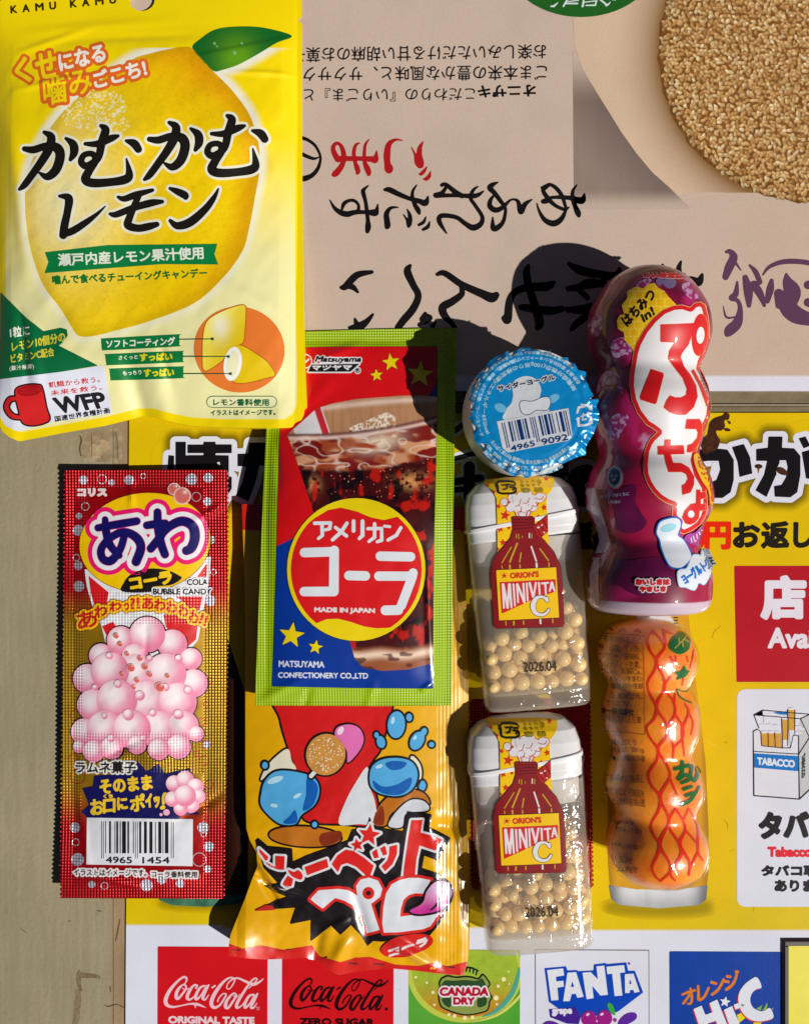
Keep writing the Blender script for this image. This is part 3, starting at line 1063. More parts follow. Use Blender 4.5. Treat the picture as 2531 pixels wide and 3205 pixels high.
s2.add([TX('タバコ取扱', 'G2', '465 1550, 1020 1550, 465 1630'), TX('あります', 'G2', '570 1668, 990 1668, 570 1752')], (26, 24, 30), 2, lvl=2.6)
s2.build('tobacco_panel', M_paper, sign)
# printed glass and cola bottle
s3 = Art(SF_S, 0.5, 0.4, h=2.5)
def gl_col(P):
    u = np.abs((P[:, 0] - 2060) / 152)[:, None]
    c = lin((206, 154, 40)) * (0.86 + 0.2 * noise(P * [1, .2], 30, 4, 2))[:, None]
    c = c * (1 - 0.35 * sstep(0.82, 1.0, u))
    t = sstep(2748, 2775, P[:, 1])[:, None]
    return c
s3.add([PG('O', '1966 1900, 2150 1900, 2178 2150, 2206 2380, 2216 2600, 2215 2730, 2210 2775, 2120 2788, 1990 2786, 1908 2775, 1902 2700, 1900 2500, 1915 2300')], gl_col, 2, h=4, block=1)
def base_col(P):
    u = np.abs((P[:, 0] - 2058) / 155)[:, None]
    v = sstep(2780, 2840, P[:, 1])[:, None]
    c = lin((205, 210, 216)) * (1 - 0.5 * v) + lin((120, 128, 130)) * 0.5 * v
    return c * (1 - 0.72 * sstep(0.6, 0.98, u)) * (0.9 + 0.2 * noise(P * [1, .4], 22, 9, 2))[:, None]
s3.add([PG('O', '1904 2770, 1990 2783, 2120 2784, 2213 2770, 2208 2815, 2185 2832, 2060 2842, 1940 2832, 1912 2815', False)], base_col, 3, h=3, block=1)
def gshadow(P):
    d = pdist(P, EL(2058, 2840, 150, 10))
    k = (1 - sstep(0, 42, d))[:, None] * 0.6
    return lin(YEL) * (1 - k) + k * lin((96, 90, 8))
s3.add([EL(2075, 2838, 205, 42)], gshadow, 1, h=4, block=1)
s3.add([PG('O', '1990 1880, 2060 1888, 2135 1975, 2135 2000, 2120 2010, 1990 1960')], (206, 208, 212), 3)
for k in range(5):
    s3.add([RC(2105, 1922 + 9 * k, 2121, 1926 + 9 * k)], (70, 70, 70), 4)
s3.build('glass_picture', M_paper, sign)
# dark bottle printed behind the two tall packets
bt = '560 1560, 600 1540, 680 1540, 704 1700, 712 1995, 742 2087, 764 2160, 776 2280, 778 2500, 776 2700, 774 2815, 740 2830, 640 2838, 540 2833, 500 2818, 486 2780, 486 2300, 510 2150, 560 1990'
def bt_col(P):
    u = (P[:, 0] - 632) / 145
    c = lin((46, 20, 14)) * (1.0 + 0.5 * np.sin(u * 9))[:, None]
    c = np.where((np.abs(u) > 0.82)[:, None], lin((14, 10, 8)), c)
    g = sstep(2790, 2812, P[:, 1])[:, None]
    return c * (1 - g) + g * lin((66, 116, 92)) * (0.5 + noise(P, 20, 2, 2))[:, None]
s3.add([PG('O', bt)], bt_col, 2, h=4, block=1)
def bshadow(P):
    d = pdist(P, EL(640, 2826, 130, 10))
    k = (1 - sstep(0, 30, d))[:, None] * 0.55
    return lin(YEL) * (1 - k) + k * lin((96, 90, 8))
s3.add([EL(640, 2830, 165, 30)], bshadow, 1, h=4, block=1)
s3.build('bottle_picture', M_paper, sign)

# ---- logos along the bottom of the sign
lg = Art(SF_S, 0.5, 0.4, h=1.6)
CR = (202, 22, 30)
def coke(P):
    return lin(CR) * (0.96 + 0.06 * noise(P, 50, 2, 2))[:, None]
lg.add([PG('O', '494 2962, 838 2964, 836 3580, 492 3580')], coke, 1, h=4)
lg.add([PG('O', '883 2966, 1232 2968, 1230 3580, 881 3580')], coke, 1, h=4)
script = ('215 118 3, 236 95 6, 243 70 9, 230 51 10, 200 58 9, 150 100 11, 92 170 15, 58 240 17, 57 285 17, 85 311 13, 130 318 9, 200 305 6, 280 290 8, 340 295 12, 385 312 7, 415 325 2/318 300 9, 322 326 3/'
          '195 128 9, 160 172 14, 148 225 15, 165 245 11, 205 200 10, 238 150 9, 225 118 8, 198 126 7/205 150 4, 235 165 4, 265 150 3/325 150 8, 336 126 9, 305 126 9, 265 180 14, 247 235 14, 270 252 10, 310 225 6, 345 180 3/'
          '400 128 8, 360 150 11, 325 215 14, 330 250 11, 370 215 8, 420 130 8/440 122 8, 405 190 12, 387 240 12, 410 250 8, 442 205 3/470 146 7, 496 128 8/'
          '600 150 5, 625 157 5, 660 110 6, 673 72 7, 645 55 7, 600 70 9, 540 130 14, 482 220 17, 463 290 17, 490 324 13, 540 300 9, 585 232 8, 595 203 6, 565 202 6, 530 240 6, 520 270 6/600 150 5, 610 110 5, 650 72 7, 700 60 8, 770 90 11, 840 116 13, 900 90 8, 930 62 3/'
          '640 212 9, 600 265 14, 590 315 15, 615 325 11, 655 270 10, 685 217 9, 667 196 8, 642 210 7/660 217 4, 690 230 4, 718 205 3/800 150 4, 858 92 6, 872 67 6, 845 65 7, 800 115 10, 737 210 12, 692 290 14, 692 325 11, 730 310 6, 762 268 3/'
          '840 207 8, 800 222 11, 765 285 13, 767 325 11, 810 285 8, 850 212 8/876 200 8, 842 270 12, 817 320 11, 842 325 8, 872 283 3')
lg.add(STS('B3', script), (228, 190, 200), 2, h=1.2)
lg.add(STS('B3', script, off=(1119, 15)), (40, 8, 12), 2, h=1.2)
lg.add([TX('ORIGINAL TASTE', 'B1', '245 628, 750 634, 245 666')], (226, 196, 204), 2, lvl=1.8)
lg.add([TX('ZERO SUGAR', 'B1', '1025 640, 1460 644, 1025 678')], (36, 8, 12), 2, lvl=1.8)
lg.add([TX('®', 'B1', '762 568, 785 568, 762 592')], (226, 190, 200), 2)
lg.add([EL(1209, 3158, 5)], (40, 8, 12), 2)
lg.build('red_cola_logos', M_paper, sign)
# ginger ale logo
KX, KY, KS = FR['K1']
def kp(x, y):
    return KX + x / KS, KY + y / KS
box = PG('O', '1279 2971, 1627 2974, 1625 3580, 1277 3580')
def green(P):
    n = noise(P, 90, 3, 2)[:, None]
    return lin((72, 150, 44)) * (1 - n) + lin((96, 168, 60)) * n
lg.add([box], green, 1, h=4)
c0 = kp(850, 380)
lg.add([EL(c0[0], c0[1], 180, 158)], (186, 196, 74), 2, clip=[box], h=3)
def ale(P):
    t = sstep(3040, 3190, P[:, 1])[:, None]
    n = noise(P, 14, 6, 2)[:, None]
    c = lin((150, 176, 52)) * (1 - t) + lin((190, 122, 34)) * t
    return c * (0.9 + 0.25 * n)
lg.add([EL(c0[0] + 2, c0[1] - 4, 166, 146)], ale, 3, clip=[box], h=3, block=1)
lg.add(STS('K1', '1640 330 20, 1560 620 34, 1420 830 34, 1260 960 24, 1100 1020 6'), (74, 160, 140), 4, clip=[box])
lg.add(STS('K1', '1660 700 20, 1540 830 22, 1380 960 20, 1180 1050 16, 940 1100 6'), (200, 206, 96), 4, clip=[box])
rs = np.random.RandomState(5)
lg.add([EL(*kp(*p), r) for p, r in [((300, 530), 4), ((390, 670), 5), ((1410, 480), 7), ((1330, 580), 5), ((1300, 750), 8), ((410, 850), 4), ((620, 990), 5), ((700, 1010), 6), ((850, 1040), 7), ((960, 1030), 6), ((1310, 840), 4), ((140, 450), 4), ((1490, 550), 3), ((1480, 370), 3)]], (236, 222, 168), 4)
sh = PG('K1', '500 470, 560 430, 620 420, 720 440, 850 430, 960 440, 1040 460, 1115 400, 1220 540, 1190 620, 1250 740, 1220 800, 1200 900, 1130 960, 850 1005, 560 920, 480 840, 460 690, 480 600, 470 540', True)
lg.add([sh], (22, 34, 20), 5)
lg.add([sh], (136, 152, 76), 6, lvl=-5)
lg.add([PG('K1', '560 500, 680 500, 850 490, 1020 500, 1100 470, 1150 560, 1120 600, 560 600', True), PG('K1', '520 760, 640 740, 640 880, 560 850', True), PG('K1', '1040 760, 1160 740, 1150 850, 1040 880', True)], (44, 74, 42), 7)
lg.add(STS('K1', '880 310 12, 870 370 8/930 310 12, 920 380 8/980 325 12, 970 395 8/1030 350 12, 1010 420 8/870 305 10, 960 320 12, 1040 355 10', False), (26, 46, 24), 6)
ca = [TX('CANADA', 'K1', '500 600, 1190 600, 490 710'), TX('DRY', 'K1', '690 745, 985 745, 690 835')]
lg.add(ca, (222, 216, 222), 8, lvl=7)
lg.add(ca, (176, 20, 48), 9, lvl=2.0)
lg.build('ginger_ale_logo', M_paper, sign)
# grape soda logo
FB = '1674 2972, 2029 2974, 2031 3580, 1676 3580'
lg.add([PG('O', FB)], (128, 122, 124), 1, lvl=1.5)
lg.add([PG('O', FB)], (212, 214, 228), 2, lvl=-1.5)
lg.add([PG('K2', '182 340, 470 315, 490 370, 610 365, 640 380, 835 370, 840 290, 1000 270, 1010 285, 1275 262, 1300 375, 1390 375, 1500 665, 1165 920, 1040 960, 640 1000, 345 865, 240 790')], (8, 66, 178), 3)
fan = ['218 365, 432 342, 445 435, 335 455, 340 515, 435 508, 440 585, 355 600, 370 765, 272 772', '490 400, 605 392, 705 722, 620 735, 600 680, 545 685, 520 780, 432 782',
       '690 400, 800 392, 895 490, 875 315, 980 305, 1028 695, 930 705, 820 575, 838 740, 745 755', '1010 320, 1245 298, 1258 395, 1190 402, 1222 705, 1118 712, 1085 412, 1020 420', '1255 420, 1370 412, 1452 655, 1380 668, 1370 628, 1322 632, 1320 670, 1258 672']
lg.add([PG('K2', f) for f in fan], (216, 220, 230), 4, h=1.2)
lg.add([PG('K2', '555 515, 578 588, 535 590'), PG('K2', '1325 490, 1345 548, 1312 550')], (8, 66, 178), 5, h=1.0)
lg.add([PG('K2', '242 888, 600 862, 665 1000, 640 1089, 480 1080, 258 995')], (64, 32, 138), 4)
lg.add([TX('grape', 'K2', '285 890, 542 885, 290 975')], (218, 216, 232), 5, lvl=1.8)
lg.add([EL(*[FR['K2'][i] + v / 4.27 for i, v in enumerate((775, 1015))], 24, 25), EL(*[FR['K2'][i] + v / 4.27 for i, v in enumerate((985, 1005))], 24, 25), EL(1865, 3225, 26, 26), EL(1818, 3240, 28, 26), EL(1912, 3240, 28, 26)], (150, 28, 128), 5)
lg.add([EL(1838, 3174, 6, 4, -30), EL(1882, 3173, 6, 4, -30)], (226, 190, 220), 6)
lg.add(STS('K2', '1040 810 12, 1060 850 36, 1090 910 30, 1110 950 20'), (60, 160, 60), 5)
lg.add([PG('K2', '1160 1089, 1190 1020, 1260 955, 1350 930, 1410 950, 1410 1010, 1350 1060, 1270 1100, 1200 1150', True), PG('K2', '150 1110, 210 1050, 300 1050, 380 1090, 400 1150, 250 1180', True)], (90, 36, 150), 4)
lg.add([EL(1660 + 1122 / 4.27, 2950 + 1032 / 4.27, 6), EL(1660 + 1312 / 4.27, 2950 + 278 / 4.27, 4)], (140, 50, 140), 4)
lg.build('grape_soda_logo', M_paper, sign)
# orange juice logo
lg.add([PG('O', '2093 2977, 2446 2979, 2446 3580, 2096 3580')], lambda P: lin((14, 62, 156)) * (0.93 + 0.12 * noise(P, 40, 3, 2))[:, None], 1, h=4)
org = STS('K3', '205 690 14, 280 660 16, 355 640 14/300 620 14, 315 720 16, 305 790 15, 270 800 12/290 690 14, 250 750 15, 215 795 15/390 590 14, 395 680 16, 400 750 18, 460 720 16, 515 610 14/550 545 18, 600 560 16/555 690 16, 620 640 17, 665 570 16, 690 510 14/735 475 18, 770 480 16/715 535 18, 750 540 15/725 630 18, 790 580 18, 830 510 17, 850 430 15/830 420 10, 850 410 10/865 415 8, 868 425 8')
lg.add(org, (214, 120, 24), 2)
hc = [PG('K3', '335 860, 430 820, 475 930, 560 900, 525 790, 615 748, 740 1060, 640 1100, 600 1000, 500 1030, 520 1110, 430 1140'), PG('K3', '695 870, 790 825, 880 1040, 900 1100, 780 1110'), PG('K3', '810 810, 865 790, 880 850, 830 865'),
      PG('K3', '1085 485, 1140 600, 1080 625, 1030 670, 1005 750, 1030 830, 1090 875, 1160 885, 1240 850, 1280 960, 1180 1000, 1080 1005, 980 970, 900 880, 865 760, 880 660, 930 580, 1000 520', True)]
lg.add([PG('K3', '850 930, 920 900, 960 960, 870 1030'), PG('K3', '1050 1020, 1140 1020, 1100 1120, 1020 1100')], (226, 206, 20), 2)
lg.add([PG('K3', '1075 860, 1150 815, 1130 880'), PG('K3', '1150 880, 1215 775, 1200 870')], (130, 170, 60), 2)
lg.add([('e', a[1] - np.array([3, -3.5, 3, -3.5])) for a in hc], (206, 50, 40), 3)
lg.add(hc, (218, 220, 232), 4)
lg.add([STAR(2080 + 708 / 3.7871, 2930 + 775 / 3.7871, 18, 8, 10)], (218, 220, 232), 5)
lg.add([EL(2080 + 915 / 3.7871, 2930 + 815 / 3.7871, 5, 4), EL(2080 + 1268 / 3.7871, 2930 + 855 / 3.7871, 3)], (150, 140, 130), 5)
lg.build('orange_juice_logo', M_paper, sign)

# small yellow plate with a dark frame in the corner
plate_t = thing('name_plate', 'small bright yellow plate in a dark frame beside the blue orange-juice logo', 'plate', (2600, 3100), 0)
M_pl = plain_mat('yellow_plastic', (222, 210, 30), 0.4, 0.3)
M_fr = plain_mat('dark_frame', (56, 46, 40), 0.45, 0.4)
box_obj('face', 2457, 2948, 2950, 3578, 9.2, 15, M_pl, plate_t)
box_obj('frame', 2446, 2937, 2957, 2952, 9.0, 21, M_fr, plate_t, 2)
box_obj('frame', 2446, 2952.2, 2459, 3590, 9.0, 21, M_fr, plate_t, 2)
# ================================================================== lemon candy bag (top left)
M_film = print_mat('matt_printed_film', rough=0.38, spec=0.4, mottle=0.03, msc=400, fine=0.025, bump=0.10, bsc=260)
M_gloss = print_mat('glossy_printed_film', rough=0.30, spec=0.5, mottle=0.03, msc=400, fine=0.02, bump=0.10, bsc=220, coat=0.5, coatr=0.12)


def lemon_h(W):
    x, y = W[:, 0], W[:, 1]
    z = 17 + 66 * sstep(560, 1230, y) * sstep(380, 940, x) + 10 * sstep(500, 0, x) * sstep(900, 1380, y)
    u = np.clip(1 - np.abs((x - 470) / 462) ** 2.6, 0, 1)
    v = np.clip((y + 60) / 520, 0, 1) * sstep(1330, 1120, y)
    z = z + 66 * u ** 0.75 * v
    inn = np.clip(u * 4, 0, 1) * sstep(90, 200, y)
    z = z + inn * (10 * noise(W, 150, 4, 2) + 5 * noise(W @ np.array([[0.8, -0.6], [0.6, 0.8]]) * [1, 0.45], 60, 8, 2))
    z = z + ridge(W, (60, 420), (110, 900), 26, 9) - ridge(W, (85, 980), (112, 1200), 13, 11) + ridge(W, (125, 1000), (150, 1260), 22, 8)
    z = z - ridge(W, (470, 1380), (420, 1110), 30, 15) + ridge(W, (545, 1380), (500, 1120), 30, 7)
    z = z + ridge(W, (740, 252), (925, 250), 9, 4.5) + ridge(W, (80, 120), (560, 85), 18, 4) + ridge(W, (60, 190), (300, 110), 12, 4) - ridge(W, (200, 150), (640, 130), 14, 3)
    z = z + ridge(W, (60, 305), (330, 260), 10, 4) + ridge(W, (700, 900), (905, 1010), 20, 5) - ridge(W, (520, 1060), (560, 1230), 16, 6) + ridge(W, (800, 350), (900, 620), 22, 5)
    return z


SF_L = Height(lemon_h)
bag = thing('lemon_candy_bag', 'yellow candy bag printed with a big lemon and black brush lettering', 'candy bag', (470, 680), 0)
b_out = '-8 -60, 944 -60, 944 52, 938 58, 930 63, 938 68, 945 74, 946 500, 949 900, 953 1150, 960 1262, 960 1276, 953 1280, 950 1300, 940 1322, 925 1334, 905 1339, 850 1340, 700 1338, 600 1333, 540 1321, 480 1304, 445 1303, 420 1310, 330 1332, 200 1354, 60 1381, 30 1368, 10 1352, 0 1335, -3 1000, -8 500'
lem = '830 300, 990 265, 1060 265, 1090 290, 1180 390, 1290 500, 1390 640, 1440 800, 1445 950, 1420 1100, 1390 1260, 1350 1400, 1240 1550, 1080 1690, 830 1790, 650 1840, 520 1872, 440 1870, 400 1820, 340 1720, 250 1600, 200 1480, 165 1350, 145 1200, 145 1050, 180 900, 240 780, 330 650, 440 540, 600 420, 740 330'
LEM = PG('L1', lem, True)
LEAF = PG('L1', '1072 266, 1120 215, 1200 165, 1320 148, 1470 155, 1625 200, 1540 240, 1440 300, 1330 360, 1240 390, 1190 396, 1130 340', True)
BY = (240, 212, 0)


def bag_col(P):
    c = np.tile(lin(BY), (len(P), 1))
    return c * (0.97 + 0.06 * noise(P, 120, 3, 2))[:, None]


_hole = EL(445, 1, 39, 33)
V0 = b_out
def bag_shape():
    return [PG('O', b_out)]
_fill0 = fill


def fill_hole(sh, lvl=0.0, h=1.5, block=4, clip=None, cut=None):
    return _fill0(sh, lvl, h, block, clip, [_hole])


fill = fill_hole
sheet_solid('bag_film', bag_shape(), SF_L, 2.0, M_film, bag, bag_col, h=4.5, back=lambda W: np.minimum(lemon_h(W[:, :2]) - 2.0, 14 + 0.35 * (lemon_h(W[:, :2]) - 14)))
fill = _fill0
a = Art(SF_L, 0.5, 0.35, h=1.8)


def inner(P):
    t = sstep(430, 940, P[:, 1] + 0.10 * (P[:, 0] - 470))[:, None]
    c = lin(BY) * (1 - t) + lin((231, 226, 164)) * t
    d = np.minimum(pdist(P, LEM), pdist(P, LEAF))
    k = (1 - sstep(6, 34, d))[:, None] * (0.9 - 0.5 * t)
    return c * (1 - k) + k * lin((232, 232, 222))


a.add([PG('O', '18 150, 922 150, 924 900, 930 1180, 928 1270, 915 1296, 890 1312, 700 1312, 600 1306, 540 1294, 480 1278, 430 1279, 330 1305, 200 1328, 68 1352, 40 1345, 22 1328, 18 1300')], inner, 1, h=4, block=1)


def lemon_c(P):
    x, y = P[:, 0], P[:, 1]
    c = np.tile(lin((236, 200, 0)), (len(P), 1))
    k = np.exp(-(((x - 215) / 150) ** 2 + ((y - 640) / 190) ** 2))[:, None] * 0.85
    c = c * (1 - k) + k * lin((236, 228, 176))
    e = pdist(P, LEM)
    k = ((1 - sstep(0, 95, e)) * sstep(330, 820, x + 0.35 * (700 - y) * (y < 700)))[:, None] * 0.75
    c = c * (1 - k) + k * lin((222, 142, 0))
    k = ((1 - sstep(0, 42, e)) * 0.5)[:, None]
    c = c * (1 - k) + k * lin((196, 160, 0))
    k = np.exp(-(((x - 620) / 120) ** 2 + ((y - 230) / 110) ** 2))[:, None] * 0.5
    c = c * (1 - k) + k * lin((226, 150, 0))
    s = ((noise(P, 5, 77, 2) > 0.60) & (np.hypot((x - 300) / 120, (y - 340) / 85) < 0.6 + 0.6 * noise(P, 40, 5))).astype(float)[:, None]
    c = c * (1 - 0.75 * s) + 0.75 * s * lin((240, 236, 196))
    c = c * np.where(noise(P, 6, 91, 2) < 0.27, 0.90, 1.0)[:, None]
    return c * (0.92 + 0.15 * noise(P, 12, 13, 3))[:, None]


a.add([LEM], lemon_c, 2, h=3, block=1)


def leaf_c(P):
    t = np.exp(-((P[:, 0] - 740) ** 2 + (P[:, 1] - 175) ** 2) / 65 ** 2)[:, None]
    c = lin((14, 100, 34)) * (1 - t) + lin((96, 156, 20)) * t
    k = np.exp(-((P[:, 1] - (150 - 0.2 * (P[:, 0] - 720))) / 7) ** 2)[:, None] * 0.4
    return c * (1 - k) + k * lin((8, 66, 30))


a.add([LEAF], leaf_c, 2, h=2.5, block=1)
a.add([EL(672, 137, 5), EL(757, 136, 4), EL(735, 166, 6), EL(680, 146, 3)], (120, 180, 110), 3)
a.build('lemon_picture', M_film, bag)
# catch phrase
kata = [TX('く', 'L1', '78 335, 150 318, 105 468'), TX('せ', 'L1', '195 305, 305 285, 215 445')]
kata2 = [TX('噛', 'L1', '240 440, 365 415, 252 590'), TX('み', 'L1', '385 405, 505 385, 395 535')]
katb = [TX('になる', 'L1', '325 305, 575 245, 340 398'), TX('ごこち!', 'L1', '515 405, 800 330, 535 492')]
a.add(kata + kata2 + katb, (222, 104, 34), 3, lvl=12)
a.add(kata, (238, 208, 10), 4, lvl=3.0)
a.add(kata2, (238, 208, 10), 4, lvl=1.6)
a.add(katb, (236, 232, 222), 4, lvl=2.2)
a.add([TX(c_, 'L1', f'{x_} {75 - .097 * (x_ - 62) - 40}, {x_ + w_} {75 - .097 * (x_ + w_ - 62) - 40}, {x_ + 2} {75 - .097 * (x_ - 62)}') for c_, x_, w_ in (('K', 62, 34), ('A', 128, 37), ('M', 200, 43), ('U', 278, 34), ('K', 393, 34), ('A', 460, 37), ('M', 533, 43), ('U', 612, 34))], (50, 42, 8), 3, lvl=1.3)
# brush title
ka = '250 738 10, 288 765 22, 275 830 24, 235 900 22, 185 970 20, 140 1030 18, 112 1055 8/140 830 14, 190 835 20, 260 815 20, 320 825 26, 338 870 26, 315 945 25, 268 985 20, 225 965 7/370 772 8, 410 805 22, 415 850 22, 395 890 10'
mu = '478 802 10, 545 802 18, 620 772 19, 660 758 8/565 702 10, 590 725 22, 570 790 22, 548 880 20, 490 925 20, 455 905 18, 470 865 16, 515 858 16, 535 890 20, 500 950 22, 478 1000 24, 520 1020 24, 620 1015 22, 700 1000 24, 722 970 20, 706 885 4/705 785 8, 748 800 22, 772 832 20'
strokes = STS('L1', ka) + STS('L1', mu) + STS('L1', ka, off=(694, -54)) + STS('L1', mu, off=(702, -56))
strokes += STS('L1', '335 1093 8, 385 1105 22, 378 1180 20, 362 1255 22, 355 1310 22/355 1305 18, 410 1285 20, 480 1240 17, 540 1195 10, 588 1150 3/660 1098 8, 695 1108 16, 760 1085 18, 850 1060 10/615 1192 8, 650 1195 17, 740 1160 18, 840 1132 20, 905 1124 10/775 1090 16, 748 1150 18, 722 1215 20, 715 1255 22, 770 1272 20, 830 1262 20, 875 1250 14/948 1050 8, 990 1068 18, 1030 1088 20, 1035 1102 12/950 1230 10, 990 1258 20, 1060 1238 24, 1140 1170 20, 1190 1105 14, 1217 1052 4')
a.add(strokes, (228, 226, 206), 3, lvl=8.5)
a.add(strokes, (24, 20, 16), 4, lvl=0.6, h=1.4)
# green ribbon and copy
a.add([PG('L2', '252 195, 600 155, 1212 148, 1195 205, 1216 264, 900 262, 250 312, 272 250')], (10, 122, 62), 3)
def arc1(p):
    return p + np.stack([np.zeros(len(p)), 9 * ((p[:, 0] - 430) / 220) ** 2 - 6], 1)
a.add([TX('瀬戸内産レモン果汁使用', 'L2', '325 205, 1130 165, 330 272')], (222, 230, 214), 4, lvl=1.2)
a.add([TX('噛んで食べるチューイングキャンデー', 'L2', '292 325, 1150 285, 297 375')], (20, 112, 44), 3, lvl=1.2)
# vitamin triangle
a.add([PG('L2', '10 420, 150 560, 245 635, 340 615, 375 625, 380 660, 350 700, 330 715, 550 826, 330 862, 0 902')], (8, 104, 58), 3)
a.add([TX('1粒に', 'L2', '58 615, 165 600, 62 672')], (224, 228, 214), 4, lvl=0.8)
a.add([TX('レモン10個分の', 'L2', '68 695, 362 638, 72 750'), TX('ビタミンC配合', 'L2', '62 765, 300 725, 68 812')], (214, 206, 60), 4, lvl=0.8)
a.add([TX('(果汁換算)', 'L2', '55 828, 190 815, 58 860')], (214, 222, 204), 4, lvl=0.4)
# charity corner with a plain red mug
a.add([PG('L2', '2 902, 330 862, 580 825, 628 1090, 300 1142, 100 1192, 30 1160, 4 1110')], (219, 222, 236), 3)
mug = [PG('L2', '88 990, 100 950, 160 932, 215 932, 238 950, 262 1060, 280 1120, 255 1145, 190 1160, 135 1150, 115 1110', True)]
mh = STS('L2', '105 1010 10, 60 1015 14, 40 1060 14, 70 1105 14, 115 1115 12')
a.add(mug + mh, (30, 14, 14), 4, lvl=4)
a.add(mug + mh, (206, 34, 36), 5, lvl=-1)
a.add([EL(95, 1222, 36, 14, -8)], (30, 14, 14), 6, lvl=1.5)
a.add([EL(95, 1222, 36, 14, -8)], (176, 22, 26), 7)
a.add([TX('飢餓から救う。', 'L2', '270 918, 555 885, 275 950'), TX('未来を救う。', 'L2', '282 965, 568 930, 285 995')], (204, 40, 44), 4, lvl=0.35)
a.add([TX('WFP', 'L2', '298 1010, 570 975, 330 1090')], (30, 28, 30), 4, lvl=3.2)
a.add([TX('国連世界食糧計画', 'L2', '305 1108, 610 1058, 310 1140')], (34, 32, 34), 4, lvl=0.4)
# candy picture
a.add([EL(749, 1094, 142, 134, 15)], (223, 118, 44), 3)


def candy(P):
    t = sstep(-60, 60, (P[:, 0] - 720) * 0.8 + (P[:, 1] - 1010) * 0.5)[:, None]
    c = lin((240, 226, 90)) * (1 - t) + lin((222, 190, 8)) * t
    k = np.exp(-(((P[:, 0] - 690) / 26) ** 2 + ((P[:, 1] - 1020) / 40) ** 2))[:, None] * 0.8
    return c * (1 - k) + k * lin((236, 236, 224))


C1p = PG('L2', '1360 492, 1368 540, 1362 640, 1350 700, 1300 720, 1262 760, 1235 800, 1160 850, 1135 845, 1130 800, 1132 680, 1150 590, 1200 545, 1290 505', True)
C2p = PG('L2', '1300 720, 1345 716, 1400 745, 1480 800, 1520 850, 1528 880, 1490 892, 1400 915, 1330 922, 1290 905, 1262 870, 1252 810, 1265 745', True)
a.add([C1p, C2p], (178, 88, 22), 4, lvl=3)
a.add([C1p], candy, 5, h=2, block=1)
a.add([C2p], candy, 6, h=2, block=1)
a.add([EL(729, 1139, 28, 53, 8)], (236, 236, 230), 7)
a.add([EL(729, 1139, 18, 40, 8)], (232, 228, 190), 8)
for s_ in ('565 680, 575 675, 990 652, 1000 660, 1000 710, 990 720, 580 742, 570 738', '588 770, 600 762, 1010 745, 1020 752, 1020 800, 1010 808, 605 824, 595 818', '612 850, 622 842, 1012 830, 1022 838, 1022 888, 1012 896, 630 908, 618 902'):
    a.add([PG('L2', s_, True)], (10, 118, 58), 3)
a.add([TX('ソフトコーティング', 'L2', '595 685, 975 668, 595 728')], (226, 230, 214), 4, lvl=1.0)
a.add([TX('さくっと', 'L2', '662 772, 770 765, 662 795'), TX('もっちり', 'L2', '685 856, 790 850, 685 880')], (222, 226, 208), 4, lvl=0.5)
a.add([TX('すっぱい', 'L2', '782 760, 960 755, 782 800'), TX('すっぱい', 'L2', '805 845, 970 842, 805 886')], (222, 212, 40), 4, lvl=1.5)
a.add(STS('L2', '1002 681 2.5, 1185 679 2.5/1022 776 2.5, 1272 776 2.5/1024 870 2.5, 1285 870 2.5/1184 679 8, 1186 679 8/1272 776 8, 1274 776 8/1284 870 8, 1286 870 8', False), (18, 84, 50), 9)
rr_ = RC(648, 1240, 866, 1275, 17)
a.add([rr_], (28, 98, 56), 3, lvl=1.2)
a.add([rr_], (229, 226, 176), 4, lvl=-1.2)
a.add([TX('レモン香料使用', 'L2', '1190 1010, 1498 1012, 1190 1048')], (16, 96, 52), 5, lvl=0.8)
a.add([TX('イラストはイメージです。', 'L2', '1175 1074, 1535 1072, 1175 1104')], (20, 92, 52), 4, lvl=0.6)
a.build('lettering', M_film, bag)

# ================================================================== red foil bubble-candy packet (lower left)
M_foil = print_mat('embossed_foil', rough=0.27, spec=0.6, metal=0.5, mottle=0.05, msc=500, fine=0.03, emboss=0.7, epitch=9.2, bump=0.10, bsc=220)
M_ink = print_mat('foil_ink', rough=0.35, spec=0.5, mottle=0.03, fine=0.02, emboss=0.5, epitch=9.2, bump=0.10, bsc=220)


def awa_h(W):
    x, y = W[:, 0], W[:, 1]
    u = np.clip(1 - np.abs((x - 452) / 205) ** 2.4, 0, 1)
    v = np.clip(1 - np.abs((y - 2140) / 620) ** 6, 0, 1)
    z = 38 + 4 * sstep(1700, 1440, y) + 14 * sstep(2450, 2800, y) + 24 * u * v
    m = u * v
    z = z + m * (9 * noise(W, 90, 3, 2) + 4 * noise(W, 36, 7, 2)) + 3 * noise(W, 140, 9)
    z = z + 5 * np.sin(y / 150 + 0.6) * np.sin((x - 200) / 120) + ridge(W, (210, 1900), (330, 1960), 16, 6) - ridge(W, (560, 2560), (710, 2470), 14, 6) + ridge(W, (600, 1640), (712, 1580), 12, 5) + ridge(W, (255, 2440), (300, 2700), 12, 5)
    z = z + ridge(W, (420, 1500), (430, 1600), 10, 5) - ridge(W, (340, 2360), (470, 2290), 14, 7) + ridge(W, (300, 2720), (480, 2760), 9, 4) + ridge(W, (560, 2230), (620, 2300), 18, 8) - ridge(W, (480, 1930), (474, 2080), 10, 3)
    return z


SF_A = Height(awa_h)
awa = thing('bubble_candy_packet', 'red and gold embossed foil candy packet with zigzag edges and a navy title, leftmost', 'candy packet', (450, 2140), 0)


def zig(xa, ya, xb, yb, n, dep, sgn):
    out = []
    for k in range(n):
        for q, d in ((0.0, -dep / 2), (0.5, dep / 2)):
            t = (k + q) / n
            out.append((xa + (xb - xa) * t + sgn * d, ya + (yb - ya) * t))
    return out


